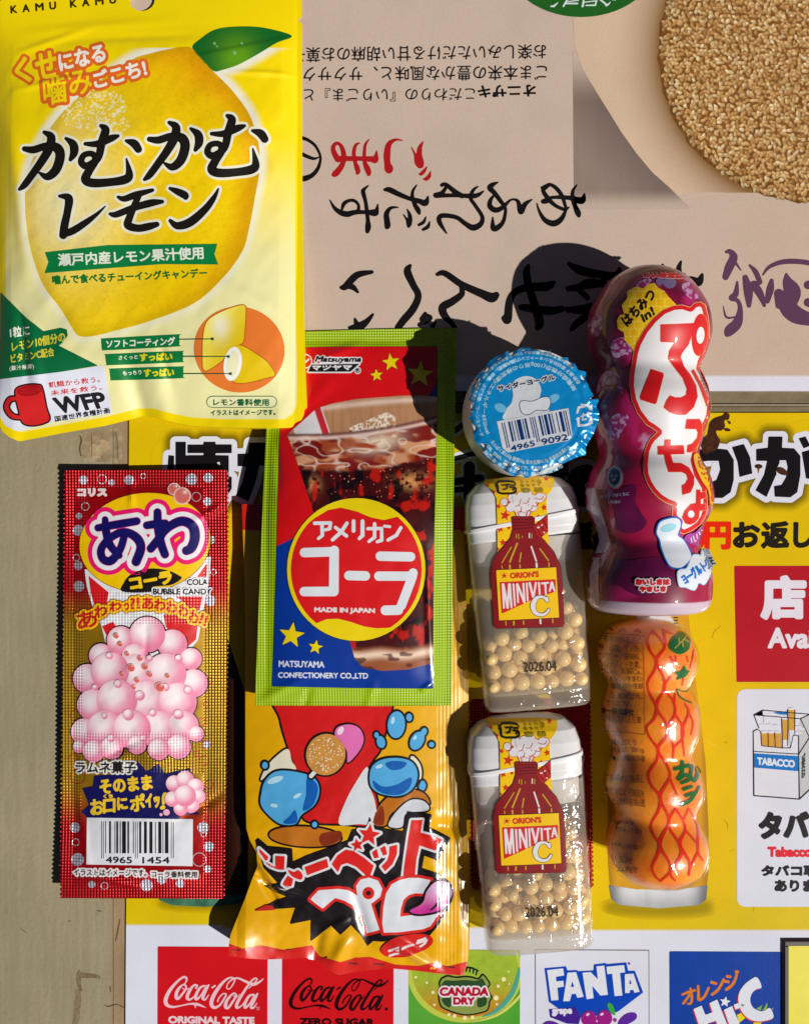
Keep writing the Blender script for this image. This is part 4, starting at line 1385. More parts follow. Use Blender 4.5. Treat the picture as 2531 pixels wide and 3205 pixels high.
zo = [(205, 1472), (712, 1470)] + zig(711, 1474, 714, 1900, 28, 8, 1) + zig(714, 1900, 701, 2806, 60, 8, 1) + [(698, 2813), (186, 2811)] + zig(190, 2806, 204, 1480, 88, 8, -1)
AWO = ('e', poly_edges(np.array(zo)))


def awa_em(P):
    x, y = P[:, 0], P[:, 1]
    em = (x < 262 + 0.02 * (2140 - y)) | (x > 640) | (y < 1530) | (y > 2735) | ((y > 1850) & (y < 1955)) | ((y > 2290) & (y < 2420))
    return em.astype(float)


def awa_col(P):
    x, y = P[:, 0], P[:, 1]
    n = noise(P, 30, 5, 2)
    gold = sstep(1830, 1985, y) * sstep(2600, 2430, y)
    c = lin((184, 14, 22)) * (1 - gold[:, None]) + lin((178, 136, 28)) * gold[:, None]
    c = c * (0.86 + 0.28 * n)[:, None]
    return np.concatenate([c, awa_em(P)[:, None]], 1)


_sc = sheet_solid
sheet_solid('foil', [AWO], SF_A, 2.0, M_foil, awa, awa_col, h=3.2, back=lambda W: np.minimum(awa_h(W[:, :2]) - 2, 76 - awa_h(W[:, :2]) - 2 + 8 * sstep(1700, 1440, W[:, 1]) + 28 * sstep(2450, 2800, W[:, 1])))
b = Art(SF_A, 0.5, 0.35, h=1.8)
b.em = awa_em
rs = np.random.RandomState(11)


def rings(art, pts, col, L, w=2.2):
    for x, y, r in pts:
        art.add([EL(x, y, r)], col, L, cut=[EL(x, y, r - w)])


silver = [(262, 1502, 14), (320, 1500, 15), (350, 1510, 10), (404, 1502, 15), (449, 1490, 9), (600, 1500, 18), (652, 1496, 15), (268, 1585, 13), (248, 1615, 10), (246, 1660, 17), (240, 1745, 11), (246, 1770, 14), (248, 1835, 17), (615, 1555, 15), (650, 1570, 13), (662, 1690, 12), (668, 1790, 10), (658, 1880, 17), (236, 2590, 16), (238, 2636, 12), (244, 2690, 20), (636, 2590, 18), (624, 2690, 22), (654, 2650, 16), (288, 2768, 11), (328, 2772, 12), (564, 2765, 13), (650, 2720, 12), (638, 2610, 10), (648, 2330, 12)]
b.add([EL(x, y, r) for i, (x, y, r) in enumerate(silver) if i % 3 != 1] + [EL(459, 2770, 19), EL(507, 2752, 15)], lambda P: np.concatenate([lin((196, 190, 204)) * (0.6 + 0.7 * noise(P, 6, 3, 2))[:, None], np.ones((len(P), 1))], 1), 1)
rings(b, [s_ for i, s_ in enumerate(silver) if i % 3 == 1], (214, 208, 214), 1)
rings(b, [(630, 2260, 14), (645, 2330, 14), (640, 2380, 16), (615, 2360, 10), (646, 2205, 10), (655, 2130, 12), (232, 2375, 16), (240, 2240, 20), (244, 2430, 24), (238, 2330, 12), (655, 2455, 14), (250, 2150, 10), (228, 2120, 9)], (198, 36, 40), 1)
b.build('foil_bubbles', M_foil, awa)
# striped cup
cup = PG('A1', '328 975, 1455 860, 1440 1050, 1400 1260, 1340 1600, 1180 1800, 640 1800, 520 1650, 480 1480, 400 1300, 350 1130')
b.add([cup], (222, 222, 226), 1)
for s_ in ('365 1030, 545 1180, 520 1310, 415 1290, 385 1180', '1420 915, 1415 1040, 1330 1042', '1130 1215, 1378 1215, 1352 1340, 1290 1340, 1180 1240', '485 1480, 585 1440, 700 1640, 690 1800, 620 1760', '1030 1375, 1180 1385, 1335 1470, 1320 1600, 1250 1660, 1130 1590, 1050 1480'):
    b.add([PG('A1', s_)], (208, 26, 30), 2)
EY = EL(150 + 867 / 2.8467, 1440 + 733 / 2.8467, 205, 154, -6)
b.add([EY], (120, 16, 12), 3, lvl=2)
def awy(P):
    return np.concatenate([np.tile(lin((238, 192, 0)), (len(P), 1)), (sstep(265, 245, P[:, 0]) + sstep(630, 650, P[:, 0]))[:, None]], 1)
b.add([EY], awy, 4)
aw = STS('A1', '452 605 30, 620 575 34, 795 545 32/515 530 26, 525 640 34, 560 760 34, 640 850 28/690 655 30, 650 790 32, 570 895 36, 495 880 34, 482 790 32, 560 695 32, 680 642 34, 790 690 38, 832 780 38, 790 905 38/980 465 32, 985 600 36, 1010 740 36, 1045 840 34/885 582 32, 960 572 34, 1050 560 28/1060 585 32, 1000 690 36, 920 790 34/1000 680 30, 1090 590 36, 1200 545 40, 1290 590 42, 1310 690 42, 1280 780 40, 1235 808 36')
b.add(aw, (226, 24, 104), 5, lvl=30)
b.add(aw, (226, 226, 230), 6, lvl=16)
b.add(aw, (200, 40, 120), 7, lvl=1.6)
b.add(aw, (18, 14, 92), 8, lvl=0)
b.add([PG('A1', '668 1172, 680 1090, 740 1020, 850 975, 960 966, 1080 985, 1165 1025, 1192 1055, 1100 1112, 935 1130, 925 1174', True)], (24, 18, 16), 5)
b.add([TX('コーラ', 'A1', '730 1055, 1090 990, 748 1155')], (238, 196, 20), 6, lvl=3.2)
bc = [TX('COLA', 'A1', '1242 1062, 1422 1062, 1242 1112'), TX('BUBBLE CANDY', 'A1', '942 1146, 1455 1146, 942 1196')]
b.add(bc, (224, 224, 228), 7, lvl=5)
b.add(bc, (30, 26, 28), 8, lvl=0.9)
sc = [TX(c, 'A1', q) for c, q in (('あ', '255 1370, 420 1330, 285 1510'), ('わ', '415 1310, 520 1280, 430 1410'), ('わ', '550 1272, 650 1252, 560 1350'), ('っ', '680 1280, 722 1272, 684 1340'), ('?!', '742 1235, 815 1225, 746 1330'), ('あ', '848 1222, 942 1225, 845 1325'), ('わ', '955 1235, 1050 1245, 950 1335'), ('わ', '1062 1250, 1150 1268, 1055 1350'), ('わ', '1175 1275, 1255 1305, 1160 1375'), ('わ', '1275 1325, 1350 1365, 1250 1430'), ('!!', '1375 1365, 1430 1395, 1345 1450'))]
b.add(sc, (120, 12, 10), 4, lvl=10.5)
b.add(sc, (238, 186, 20), 5, lvl=8.5)
b.add(sc, (204, 34, 26), 6, lvl=1.6)
b.add([TX('コリス', 'A1', '272 258, 522 258, 272 318')], (226, 206, 204), 3, lvl=3.2)
# two glass bubbles
def bub(P, cx, cy, r, base):
    d = np.hypot(P[:, 0] - cx, P[:, 1] - cy)[:, None] / r
    k = sstep(0.78, 0.98, d)
    c = lin(base) * (1 - k) + k * lin((236, 206, 200))
    g = np.exp(-(((P[:, 0] - cx - 0.35 * r) / (0.25 * r)) ** 2 + ((P[:, 1] - cy + 0.45 * r) / (0.22 * r)) ** 2))[:, None] * 0.7
    return c * (1 - g) + g * lin((246, 232, 226))
for cx, cy, r in ((150 + 1128 / 2.8467, 1440 + 260 / 2.8467, 20), (150 + 1200 / 2.8467, 1440 + 320 / 2.8467, 27)):
    b.add([EL(cx, cy, r)], lambda P, q=(cx, cy, r): bub(P, q[0], q[1], q[2], (206, 104, 98)), 9 if r < 25 else 10, h=1.4, block=1)
b.build('title_print', M_ink, awa)
# heap of pink foam (a plain foam heap)
foam = [(318, 2052, 38), (380, 2004, 44), (462, 1986, 56), (540, 2016, 46), (598, 2062, 34), (276, 2124, 46), (424, 2056, 42), (346, 2100, 60), (430, 2112, 66), (520, 2108, 64), (606, 2138, 44), (294, 2206, 50), (368, 2190, 64), (462, 2200, 70), (556, 2196, 60), (266, 2290, 42), (330, 2280, 56), (414, 2282, 60), (500, 2284, 60), (574, 2272, 48), (296, 2350, 34), (352, 2340, 36), (498, 2344, 34), (560, 2336, 38), (614, 2296, 24), (250, 2336, 20), (430, 2330, 30)]
b.add([EL(*q) for q in foam], (34, 12, 18), 2, lvl=4)


def foam_c(P, cx, cy, r):
    d = np.hypot(P[:, 0] - cx + 0.25 * r, P[:, 1] - cy + 0.3 * r)[:, None] / r
    k = sstep(0.15, 1.15, d)
    return lin((240, 226, 230)) * (1 - k) + k * lin((226, 128, 160))


order = sorted(range(len(foam)), key=lambda i: foam[i][1] + 13 * ((i * 7) % 5))
for n_, i in enumerate(order):
    b.add([EL(*foam[i])], lambda P, q=foam[i]: foam_c(P, *q), 3 + n_ * 0.35, h=2.2, block=1)
small = [(372, 2140, 13), (440, 2176, 16), (520, 2150, 12), (330, 2240, 10), (404, 2236, 18), (480, 2230, 12), (560, 2236, 16), (350, 2310, 12), (450, 2310, 10), (590, 2160, 14), (300, 2150, 9), (470, 2060, 10), (560, 2060, 12), (345, 2052, 11)]
for n_, q in enumerate(small):
    b.add([EL(*q)], lambda P, q=q: foam_c(P, *q), 12.5, h=1.8, block=1)
orb = [(412, 2090, 13), (455, 2086, 11), (430, 2128, 9), (470, 2110, 10), (400, 2046, 8), (502, 2150, 16), (378, 2016, 9), (366, 1990, 9), (525, 2115, 8), (440, 2060, 9), (420, 2150, 8), (384, 2110, 8)]
for q in orb:
    b.add([EL(*q)], lambda P, q=q: bub(P, *q, (214, 96, 92)), 13, h=1.4, block=1)
b.build('foam_picture', M_ink, awa)
b.add([TX('ラムネ菓子', 'A2', '252 692, 785 692, 252 795')], (218, 216, 212), 4, lvl=6)
b.add([TX('ラムネ菓子', 'A2', '252 692, 785 692, 252 795')], (30, 26, 24), 5, lvl=1.0)
b.add([PG('A2', '412 820, 720 800, 800 690, 885 780, 985 712, 1050 802, 1265 752, 1300 830, 1405 940, 1300 1090, 1350 1165, 1180 1168, 1178 1205, 350 1192, 300 1140, 370 1080, 310 930, 405 912')], (20, 18, 84), 3)
ye = [TX('そのまま', 'A2', '462 858, 918 815, 478 978'), TX('お', 'A2', '385 1035, 490 1030, 390 1165'), TX('口', 'A2', '500 1035, 600 1025, 500 1150'), TX('に', 'A2', '622 1020, 705 1012, 628 1120'), TX('ポ', 'A2', '735 1000, 858 980, 742 1140'), TX('イッ', 'A2', '870 985, 990 975, 880 1105'), TX('!', 'A2', '1030 975, 1065 972, 1005 1115')]
b.add(ye, (232, 192, 40), 4, lvl=2.4)
b.add([TX('くち', 'A2', '500 985, 580 982, 500 1020')], (232, 192, 40), 4, lvl=1)
lump = [(546, 2452, 26), (580, 2440, 28), (612, 2462, 26), (622, 2492, 22), (600, 2520, 24), (566, 2530, 22), (540, 2500, 24), (580, 2490, 34)]
b.add([EL(*q) for q in lump], (40, 14, 24), 4, lvl=1.5)
for n_, q in enumerate(lump):
    b.add([EL(*q)], lambda P, q=q: foam_c(P, *q), 5 + 0.3 * n_, h=2, block=1)
b.add([EL(522, 2542, 10), EL(505, 2549, 5)], (232, 170, 196), 5)
b.build('slogan_print', M_ink, awa)
bar = Art(SF_A, 0.5, 0.35, h=1.3)
bar.add([PG('A2', '350 1190, 1293 1206, 1290 1625, 345 1610')], (216, 218, 224), 1)
for x0, x1, lo in ((478, 484, 1), (494, 500, 1), (513, 520, 0), (548, 565, 0), (597, 604, 0), (612, 629, 0), (643, 652, 0), (663, 698, 0), (711, 726, 0), (760, 768, 0), (779, 785, 1), (797, 803, 1), (816, 834, 0), (858, 884, 0), (906, 934, 0), (956, 964, 0), (985, 1013, 0), (1024, 1031, 0), (1044, 1076, 0), (1098, 1104, 1), (1116, 1123, 1)):
    bar.add([PG('A2', f'{x0} {1218 + x0 * .012}, {x1} {1218 + x1 * .012}, {x1} {1555 if lo else 1510}, {x0} {1555 if lo else 1510}')], (26, 22, 28), 2, h=0.9)
bar.add([TX('4965', 'A2', '520 1540, 750 1543, 520 1596'), TX('1454', 'A2', '845 1544, 1085 1544, 845 1600')], (26, 22, 28), 2, lvl=0.7)
bar.build('barcode', M_ink, awa)
tx = [TX('イラストはイメージです。', 'A2', '235 1650, 880 1656, 235 1708'), TX('コーラ香料使用', 'A2', '925 1668, 1330 1672, 925 1722')]
b.add(tx, (218, 212, 214), 2, lvl=5.5)
b.add(tx, (34, 26, 28), 3, lvl=0.5)
b.build('small_print', M_ink, awa)

# ================================================================== yellow sherbet lollipop packet (under the cola packet)
def sher_h(W):
    x, y = W[:, 0], W[:, 1]
    xl = 768 + 0 * y - 45 * sstep(2700, 2960, y)
    u = np.clip(1 - np.abs((x - 1110) / 352) ** 3, 0, 1)
    v = sstep(1590, 1760, y) * sstep(3010, 2560, y)
    z = 56 - 18 * sstep(2860, 3060, y) * sstep(800, 1100, x) + 32 * u * v + 46 * np.exp(-(((x - 730) / 95) ** 2 + ((y - 2930) / 120) ** 2))
    m = np.clip(u * 5, 0, 1)
    z = z + m * (10 * noise(W, 130, 14, 2) + 5 * noise(W, 46, 15, 2)) * (0.35 + 0.65 * sstep(2300, 2600, y))
    z = z + ridge(W, (800, 2640), (900, 2760), 15, 20) - ridge(W, (815, 2700), (880, 2800), 11, 16) + ridge(W, (760, 2700), (1010, 2790), 10, 7)
    z = z - ridge(W, (985, 3010), (1010, 2860), 20, 14) + ridge(W, (1040, 3010), (1100, 2890), 22, 15) + ridge(W, (1200, 2890), (1372, 3016), 17, 17)
    z = z - ridge(W, (1110, 2740), (1160, 2930), 16, 10) - ridge(W, (1330, 2560), (1440, 2570), 26, 14) + ridge(W, (1340, 2500), (1345, 2600), 16, 12)
    z = z + ridge(W, (1355, 2560), (1362, 3040), 30, 9) + 0.35 * np.sin(x * 0.55) * sstep(1352, 1370, x) * sstep(3010, 2980, y)
    z = z + ridge(W, (1100, 2840), (1030, 2880), 14, 8)
    return z


SF_H = Height(sher_h)
sher = thing('sherbet_packet', 'crumpled yellow packet with a red and white splash title, partly under the cola packet', 'candy packet', (1110, 2400), 0)
SHO = PG('O', '757 1578, 1000 1580, 1250 1584, 1452 1588, 1456 1800, 1466 2180, 1463 2400, 1458 2540, 1461 2600, 1468 2660, 1470 2800, 1468 2976, 1460 3020, 1449 3053, 1400 3050, 1300 3038, 1215 3030, 1120 3040, 1060 3052, 1028 3037, 1000 3010, 960 2998, 836 3003, 780 3000, 715 2992, 717 2950, 722 2925, 740 2880, 768 2810, 790 2750, 806 2712, 803 2668, 782 2630, 771 2592, 768 2400, 768 2200, 768 1950, 765 1800, 761 1680')


def sher_col(P):
    c = np.tile(lin((226, 168, 0)), (len(P), 1)) * (0.95 + 0.09 * noise(P, 100, 5, 2))[:, None]
    c[P[:, 1] < 1665 + 6 * np.sin(P[:, 0] * 0.03)] = lin((206, 30, 22))
    return c


sheet_solid('film', [SHO], SF_H, 2.0, M_gloss, sher, sher_col, h=3.6, back=lambda W: np.minimum(sher_h(W[:, :2]) - 2, np.maximum(11.0, 112 - sher_h(W[:, :2]))))
d = Art(SF_H, 0.5, 0.35, h=1.8)
red_band = PG('S1', '20 1645, 130 1685, 250 1662, 400 1692, 590 1662, 640 1735, 780 1775, 880 1745, 980 1740, 1150 1792, 1300 1800, 1400 1780, 1500 1802, 1660 1762, 1660 1900, 20 1900')
d.add([red_band], lambda P: lin((208, 34, 26)) * (0.85 + 0.3 * noise(P * [.3, 1], 16, 6, 2))[:, None], 1, clip=[SHO], h=2.5)
d.add(STS('S1', '60 1690 3, 110 1695 5/420 1690 4, 450 1688 3/830 1780 4, 890 1785 6/1000 1785 3, 1070 1790 5/1490 1805 4, 1540 1810 6/660 1750 3, 690 1740 5', False), (90, 40, 36), 2)
d.build('end_seal', M_gloss, sher)
OUTL = (24, 14, 14)
body = [PG('S1', '358 -60, 1075 -60, 1060 300, 990 430, 945 520, 1010 640, 1020 850, 800 850, 540 820, 560 640, 480 470, 420 300, 380 150', True)]
d.add(body, OUTL, 1, lvl=7)
d.add(body, (206, 24, 24), 2)
d.add([PG('S1', '960 470, 885 570, 815 700, 770 850, 900 852, 1018 845, 1010 700, 975 600', True)], (212, 216, 222), 3)
wh = [PG('S1', '430 350, 350 400, 280 480, 250 560, 330 500, 480 490, 455 430', True), PG('S1', '1250 400, 1310 450, 1320 540, 1270 630, 1240 560', True)]
d.add(wh, OUTL, 1, lvl=6)
d.add(wh, (226, 220, 196), 2)
br_ = [EL(700 + 545 / 2.135, 2180 + 935 / 2.135, 112, 31, 3), PG('S1', '1010 780, 1100 670, 1250 625, 1340 650, 1370 720, 1250 700, 1120 780, 1080 860, 1000 850', True)]
d.add(br_, OUTL, 2, lvl=6)
d.add(br_, (186, 108, 22), 3)
d.add([PG('S1', '650 920, 780 900, 775 960, 660 995', True), PG('S1', '1010 790, 1060 730, 1070 850, 1005 850', True)], (132, 46, 18), 4)
d.add([PG('S1', '1100 860, 1160 760, 1250 690, 1340 700, 1365 760, 1220 780, 1190 870', True)], OUTL, 4, lvl=5)
d.add([PG('S1', '1100 860, 1160 760, 1250 690, 1340 700, 1365 760, 1220 780, 1190 870', True)], (204, 208, 216), 5)
# blue soda splashes
spl = [PG('S1', '255 640, 280 560, 350 500, 470 500, 600 540, 640 620, 610 720, 520 790, 480 850, 380 850, 300 790, 250 720', True), PG('S1', '975 560, 990 470, 1060 420, 1170 410, 1260 440, 1295 520, 1265 610, 1180 662, 1070 655, 1000 620', True), EL(1240, 2268, 27, 42, 4), EL(1305, 2318, 20, 30, 28), EL(1192, 2322, 13, 19, -14), EL(1280, 2245, 9, 12), PG('S1', '1330 560, 1350 590, 1335 625, 1305 610, 1310 580', True), EL(1326, 2290, 9, 12, 20), EL(1350, 2330, 8, 8), EL(1178, 2300, 7, 9), EL(830, 2395, 9, 11), EL(985, 2580, 8, 9)]
d.add(spl, OUTL, 4, lvl=6.5)
d.add(spl, (82, 168, 222), 5)
d.add([PG('S1', '560 540, 630 600, 600 720, 530 760, 550 660', True), PG('S1', '480 760, 490 840, 400 845, 440 800', True), PG('S1', '1000 560, 1060 600, 1150 590, 1250 540, 1240 610, 1170 655, 1070 648, 1010 610', True), PG('S1', '1080 450, 1130 430, 1220 440, 1190 480, 1120 490', True)], (18, 92, 176), 6)
d.add([EL(862, 2440, 26, 10, -20), EL(930, 2490, 14, 6, -30), EL(858, 2520, 12, 6, 10), EL(1229, 2254, 6, 12, 10), EL(1298, 2308, 5, 8, 28), EL(1186, 2398, 12, 6, -20)], (176, 220, 240), 7)
# lollipop
lp = EL(700 + 683 / 2.135, 2180 + 386 / 2.135, 61, 65, 20)
stick = ST('S1', '630 480 14, 585 530 14', False)
d.add([stick, lp], OUTL, 7, lvl=6)
d.add([stick], (220, 222, 226), 8)
d.add([lp], lambda P: lin((198, 138, 64)) * (0.9 + 0.2 * noise(P, 20, 3))[:, None], 9)
rs = np.random.RandomState(4)
sp = []
while len(sp) < 110:
    x, y = rs.uniform(-1, 1, 2)
    if x * x + y * y < 0.85:
        sp.append(EL(1020 + 58 * x, 2361 + 60 * y, rs.uniform(1.6, 2.6), n=8))
d.add(sp, (232, 216, 184), 10, h=1.2)
pk = PG('S1', '745 260, 760 205, 840 185, 910 215, 935 290, 900 370, 830 440, 825 370, 790 310', True)
d.add([pk], OUTL, 8, lvl=5)
d.add([pk], (222, 110, 178), 9)
d.add([EL(1066, 2286, 9, 14, 30)], (236, 210, 228), 10)
d.build('picture_print', M_gloss, sher)
# title burst
burst = PG('S1', '215 965, 235 945, 300 1000, 460 1015, 465 1105, 560 1060, 700 1010, 830 960, 860 890, 960 870, 975 800, 1000 870, 1060 880, 1200 900, 1225 765, 1388 788, 1372 872, 1515 945, 1430 1097, 1340 1062, 1325 1145, 1440 1185, 1510 1240, 1535 1310, 1510 1400, 1430 1530, 1380 1590, 1200 1605, 1060 1635, 1000 1630, 960 1665, 920 1600, 850 1525, 780 1592, 720 1530, 580 1632, 585 1490, 445 1518, 485 1408, 205 1428, 425 1335, 265 1267, 360 1250, 270 1150')
d.add([burst], (26, 18, 20), 8)
d.add([PG('S2', '60 1070, 230 985, 310 1000, 350 1055')], (186, 34, 22), 9)
tt = [PG('S2', '135 230, 262 345, 245 390, 212 405, 140 290'), PG('S2', '352 330, 480 335, 470 512, 352 470'), PG('S2', '218 425, 330 470, 470 510, 400 515, 280 485', True), PG('S2', '525 520, 600 545, 660 522, 715 580, 705 640, 650 640, 560 590', True), PG('S2', '450 690, 520 590, 590 640, 570 730, 500 760, 440 720'),
      PG('S2', '740 480, 1038 370, 1062 480, 775 590'), PG('S2', '1100 440, 1180 320, 1290 245, 1400 268, 1530 350, 1665 460, 1610 605, 1575 605, 1430 475, 1310 425, 1230 450, 1185 550'),
      PG('S3', '52 620, 110 580, 132 678, 78 692'), PG('S3', '145 575, 205 540, 230 640, 182 660'), PG('S3', '255 552, 346 532, 342 640, 290 760, 205 842, 160 785, 225 715, 250 640'),
      PG('S3', '510 245, 645 240, 620 390, 760 425, 862 475, 790 602, 605 540, 570 700, 548 930, 408 935, 445 640, 480 400'), STAR(1155, 2612, 36, 16, 8), STAR(1118, 2643, 22, 10, -10)]
d.add(tt, (216, 216, 222), 10, lvl=7)
d.add(tt, (214, 34, 28), 11)
pe = [PG('S1', '580 1350, 635 1290, 760 1280, 830 1288, 895 1325, 885 1260, 915 1218, 970 1205, 1030 1225, 1060 1280, 1045 1335, 1000 1370, 985 1380, 1010 1460, 1042 1555, 955 1578, 930 1480, 880 1405, 810 1360, 745 1340, 662 1412'),
      PG('S3', '190 1560, 172 1450, 185 1250, 215 1100, 280 990, 370 940, 480 915, 600 915, 735 942, 660 1100, 560 1095, 480 1115, 420 1170, 388 1270, 378 1368, 540 1345, 700 1338, 850 1300, 735 1480, 650 1512, 400 1545')]
d.add(pe, (212, 36, 28), 12, lvl=9)
d.add(pe, (216, 220, 228), 13)
d.add([EL(1153, 2793, 18, 19)], (208, 34, 26), 14)
d.add([EL(1153, 2793, 8, 7)], (40, 12, 12), 15)
tg = PG('S3', '860 950, 945 990, 978 1100, 935 1215, 820 1298, 650 1335, 540 1330, 495 1295, 600 1240, 660 1180, 690 1080, 770 975', True)
d.add([tg], OUTL, 14, lvl=7)
def tgc(P):
    t = sstep(2770, 2850, P[:, 1])[:, None]
    return lin((212, 168, 204)) * (1 - t) + lin((206, 52, 150)) * t
d.add([tg], tgc, 15, h=2, block=1)
d.add(STS('S3', '830 1165 12, 800 1230 12, 740 1290 8'), OUTL, 16)
d.add([EL(1150 + 460 / 3.7303, 2500 + 1705 / 3.7303, 84, 33, -13)], (208, 34, 28), 12)
d.add([TX('コーラ', 'S3', '245 1755, 690 1610, 258 1835')], (224, 214, 214), 13, lvl=2.6)
d.build('title_print', M_gloss, sher)

# ================================================================== American cola powder packet (middle, on top)
def cola_h(W):
    x, y = W[:, 0], W[:, 1]
    z = 20 + 112 * sstep(1130, 1700, y) - 8 * sstep(1950, 2210, y)
    u = np.clip(1 - np.abs((x - 1122) / 268) ** 4, 0, 1)
    v = np.clip(1 - np.abs((y - 1620) / 548) ** 8, 0, 1)
    z = z + 30 * u * v + 7 * noise(W, 190, 2, 2)
    z = z + u * v * (5 * noise(W, 80, 4, 2)) + ridge(W, (980, 1140), (1140, 1080), 16, 6) - ridge(W, (880, 1400), (892, 1560), 9, 5) + ridge(W, (1330, 1700), (1345, 2100), 10, 5) + ridge(W, (1310, 2140), (1350, 2110), 9, 6) + 4 * np.sin(y / 95) * sstep(240, 275, np.abs(x - 1115)) + ridge(W, (830, 2170), (980, 2090), 15, 6) - ridge(W, (1240, 1100), (1390, 1230), 18, 7) + ridge(W, (900, 1330), (1080, 1160), 26, 5) + ridge(W, (1150, 2205), (1180, 2100), 14, 4) - ridge(W, (960, 2205), (985, 2120), 12, 4)
    return z


SF_C = Height(cola_h)
cola = thing('cola_powder_packet', 'lime green bordered packet with a round red badge over a glass of cola', 'candy packet', (1115, 1620), 0)
COO = PG('O', '846 1043, 1000 1036, 1200 1030, 1428 1026, 1424 1300, 1420 1500, 1416 1750, 1415 2000, 1412 2208, 1200 2210, 1000 2209, 798 2208, 806 2000, 816 1750, 822 1600, 834 1340')
INN = PG('O', '882 1090, 1050 1086, 1368 1085, 1366 1350, 1358 1650, 1355 1900, 1354 2154, 1100 2152, 852 2147, 862 1850, 868 1640, 876 1350')
M_seal = print_mat('embossed_seal', rough=0.35, spec=0.45, mottle=0.04, msc=300, fine=0.03, emboss=0.5, epitch=8.2, bump=0.08, bsc=200)


def seal_col(P):
    c = np.tile(lin((150, 182, 6)), (len(P), 1)) * (0.94 + 0.1 * noise(P, 60, 2, 2))[:, None]
    e = (pdist(P, INN) > 3).astype(float)
    return np.concatenate([c, e[:, None]], 1)


sheet_solid('sealed_border', [COO], SF_C, 2.0, M_seal, cola, seal_col, h=3.0, back=lambda W: np.maximum(cola_h(W[:, :2]) - 40, np.minimum(cola_h(W[:, :2]) - 2, 16 + 112 * sstep(1130, 1700, W[:, 1]) - 8 * sstep(1950, 2210, W[:, 1]))))
e = Art(SF_C, 0.5, 0.4, h=1.8)
def cbg(P):
    x, y = P[:, 0], P[:, 1]
    lim = 1708 - 0.42 * (x - 868) - 0.0012 * (x - 868) ** 2
    c = np.tile(lin((212, 16, 22)), (len(P), 1))
    c[y > lim] = lin((6, 52, 146))
    return c * (0.95 + 0.08 * noise(P, 70, 3, 2))[:, None]
e.add([INN], (14, 30, 40), 1, lvl=1.2)
e.add([INN], cbg, 2, h=2.4, block=1)
# printed glass of cola
GL = PG('C1', '300 905, 420 800, 530 700, 660 660, 850 625, 1190 600, 1330 598, 1520 612, 1520 2760, 1440 2700, 1250 2750, 1050 2762, 900 2738, 830 2668, 790 2527, 500 1500, 400 1190')


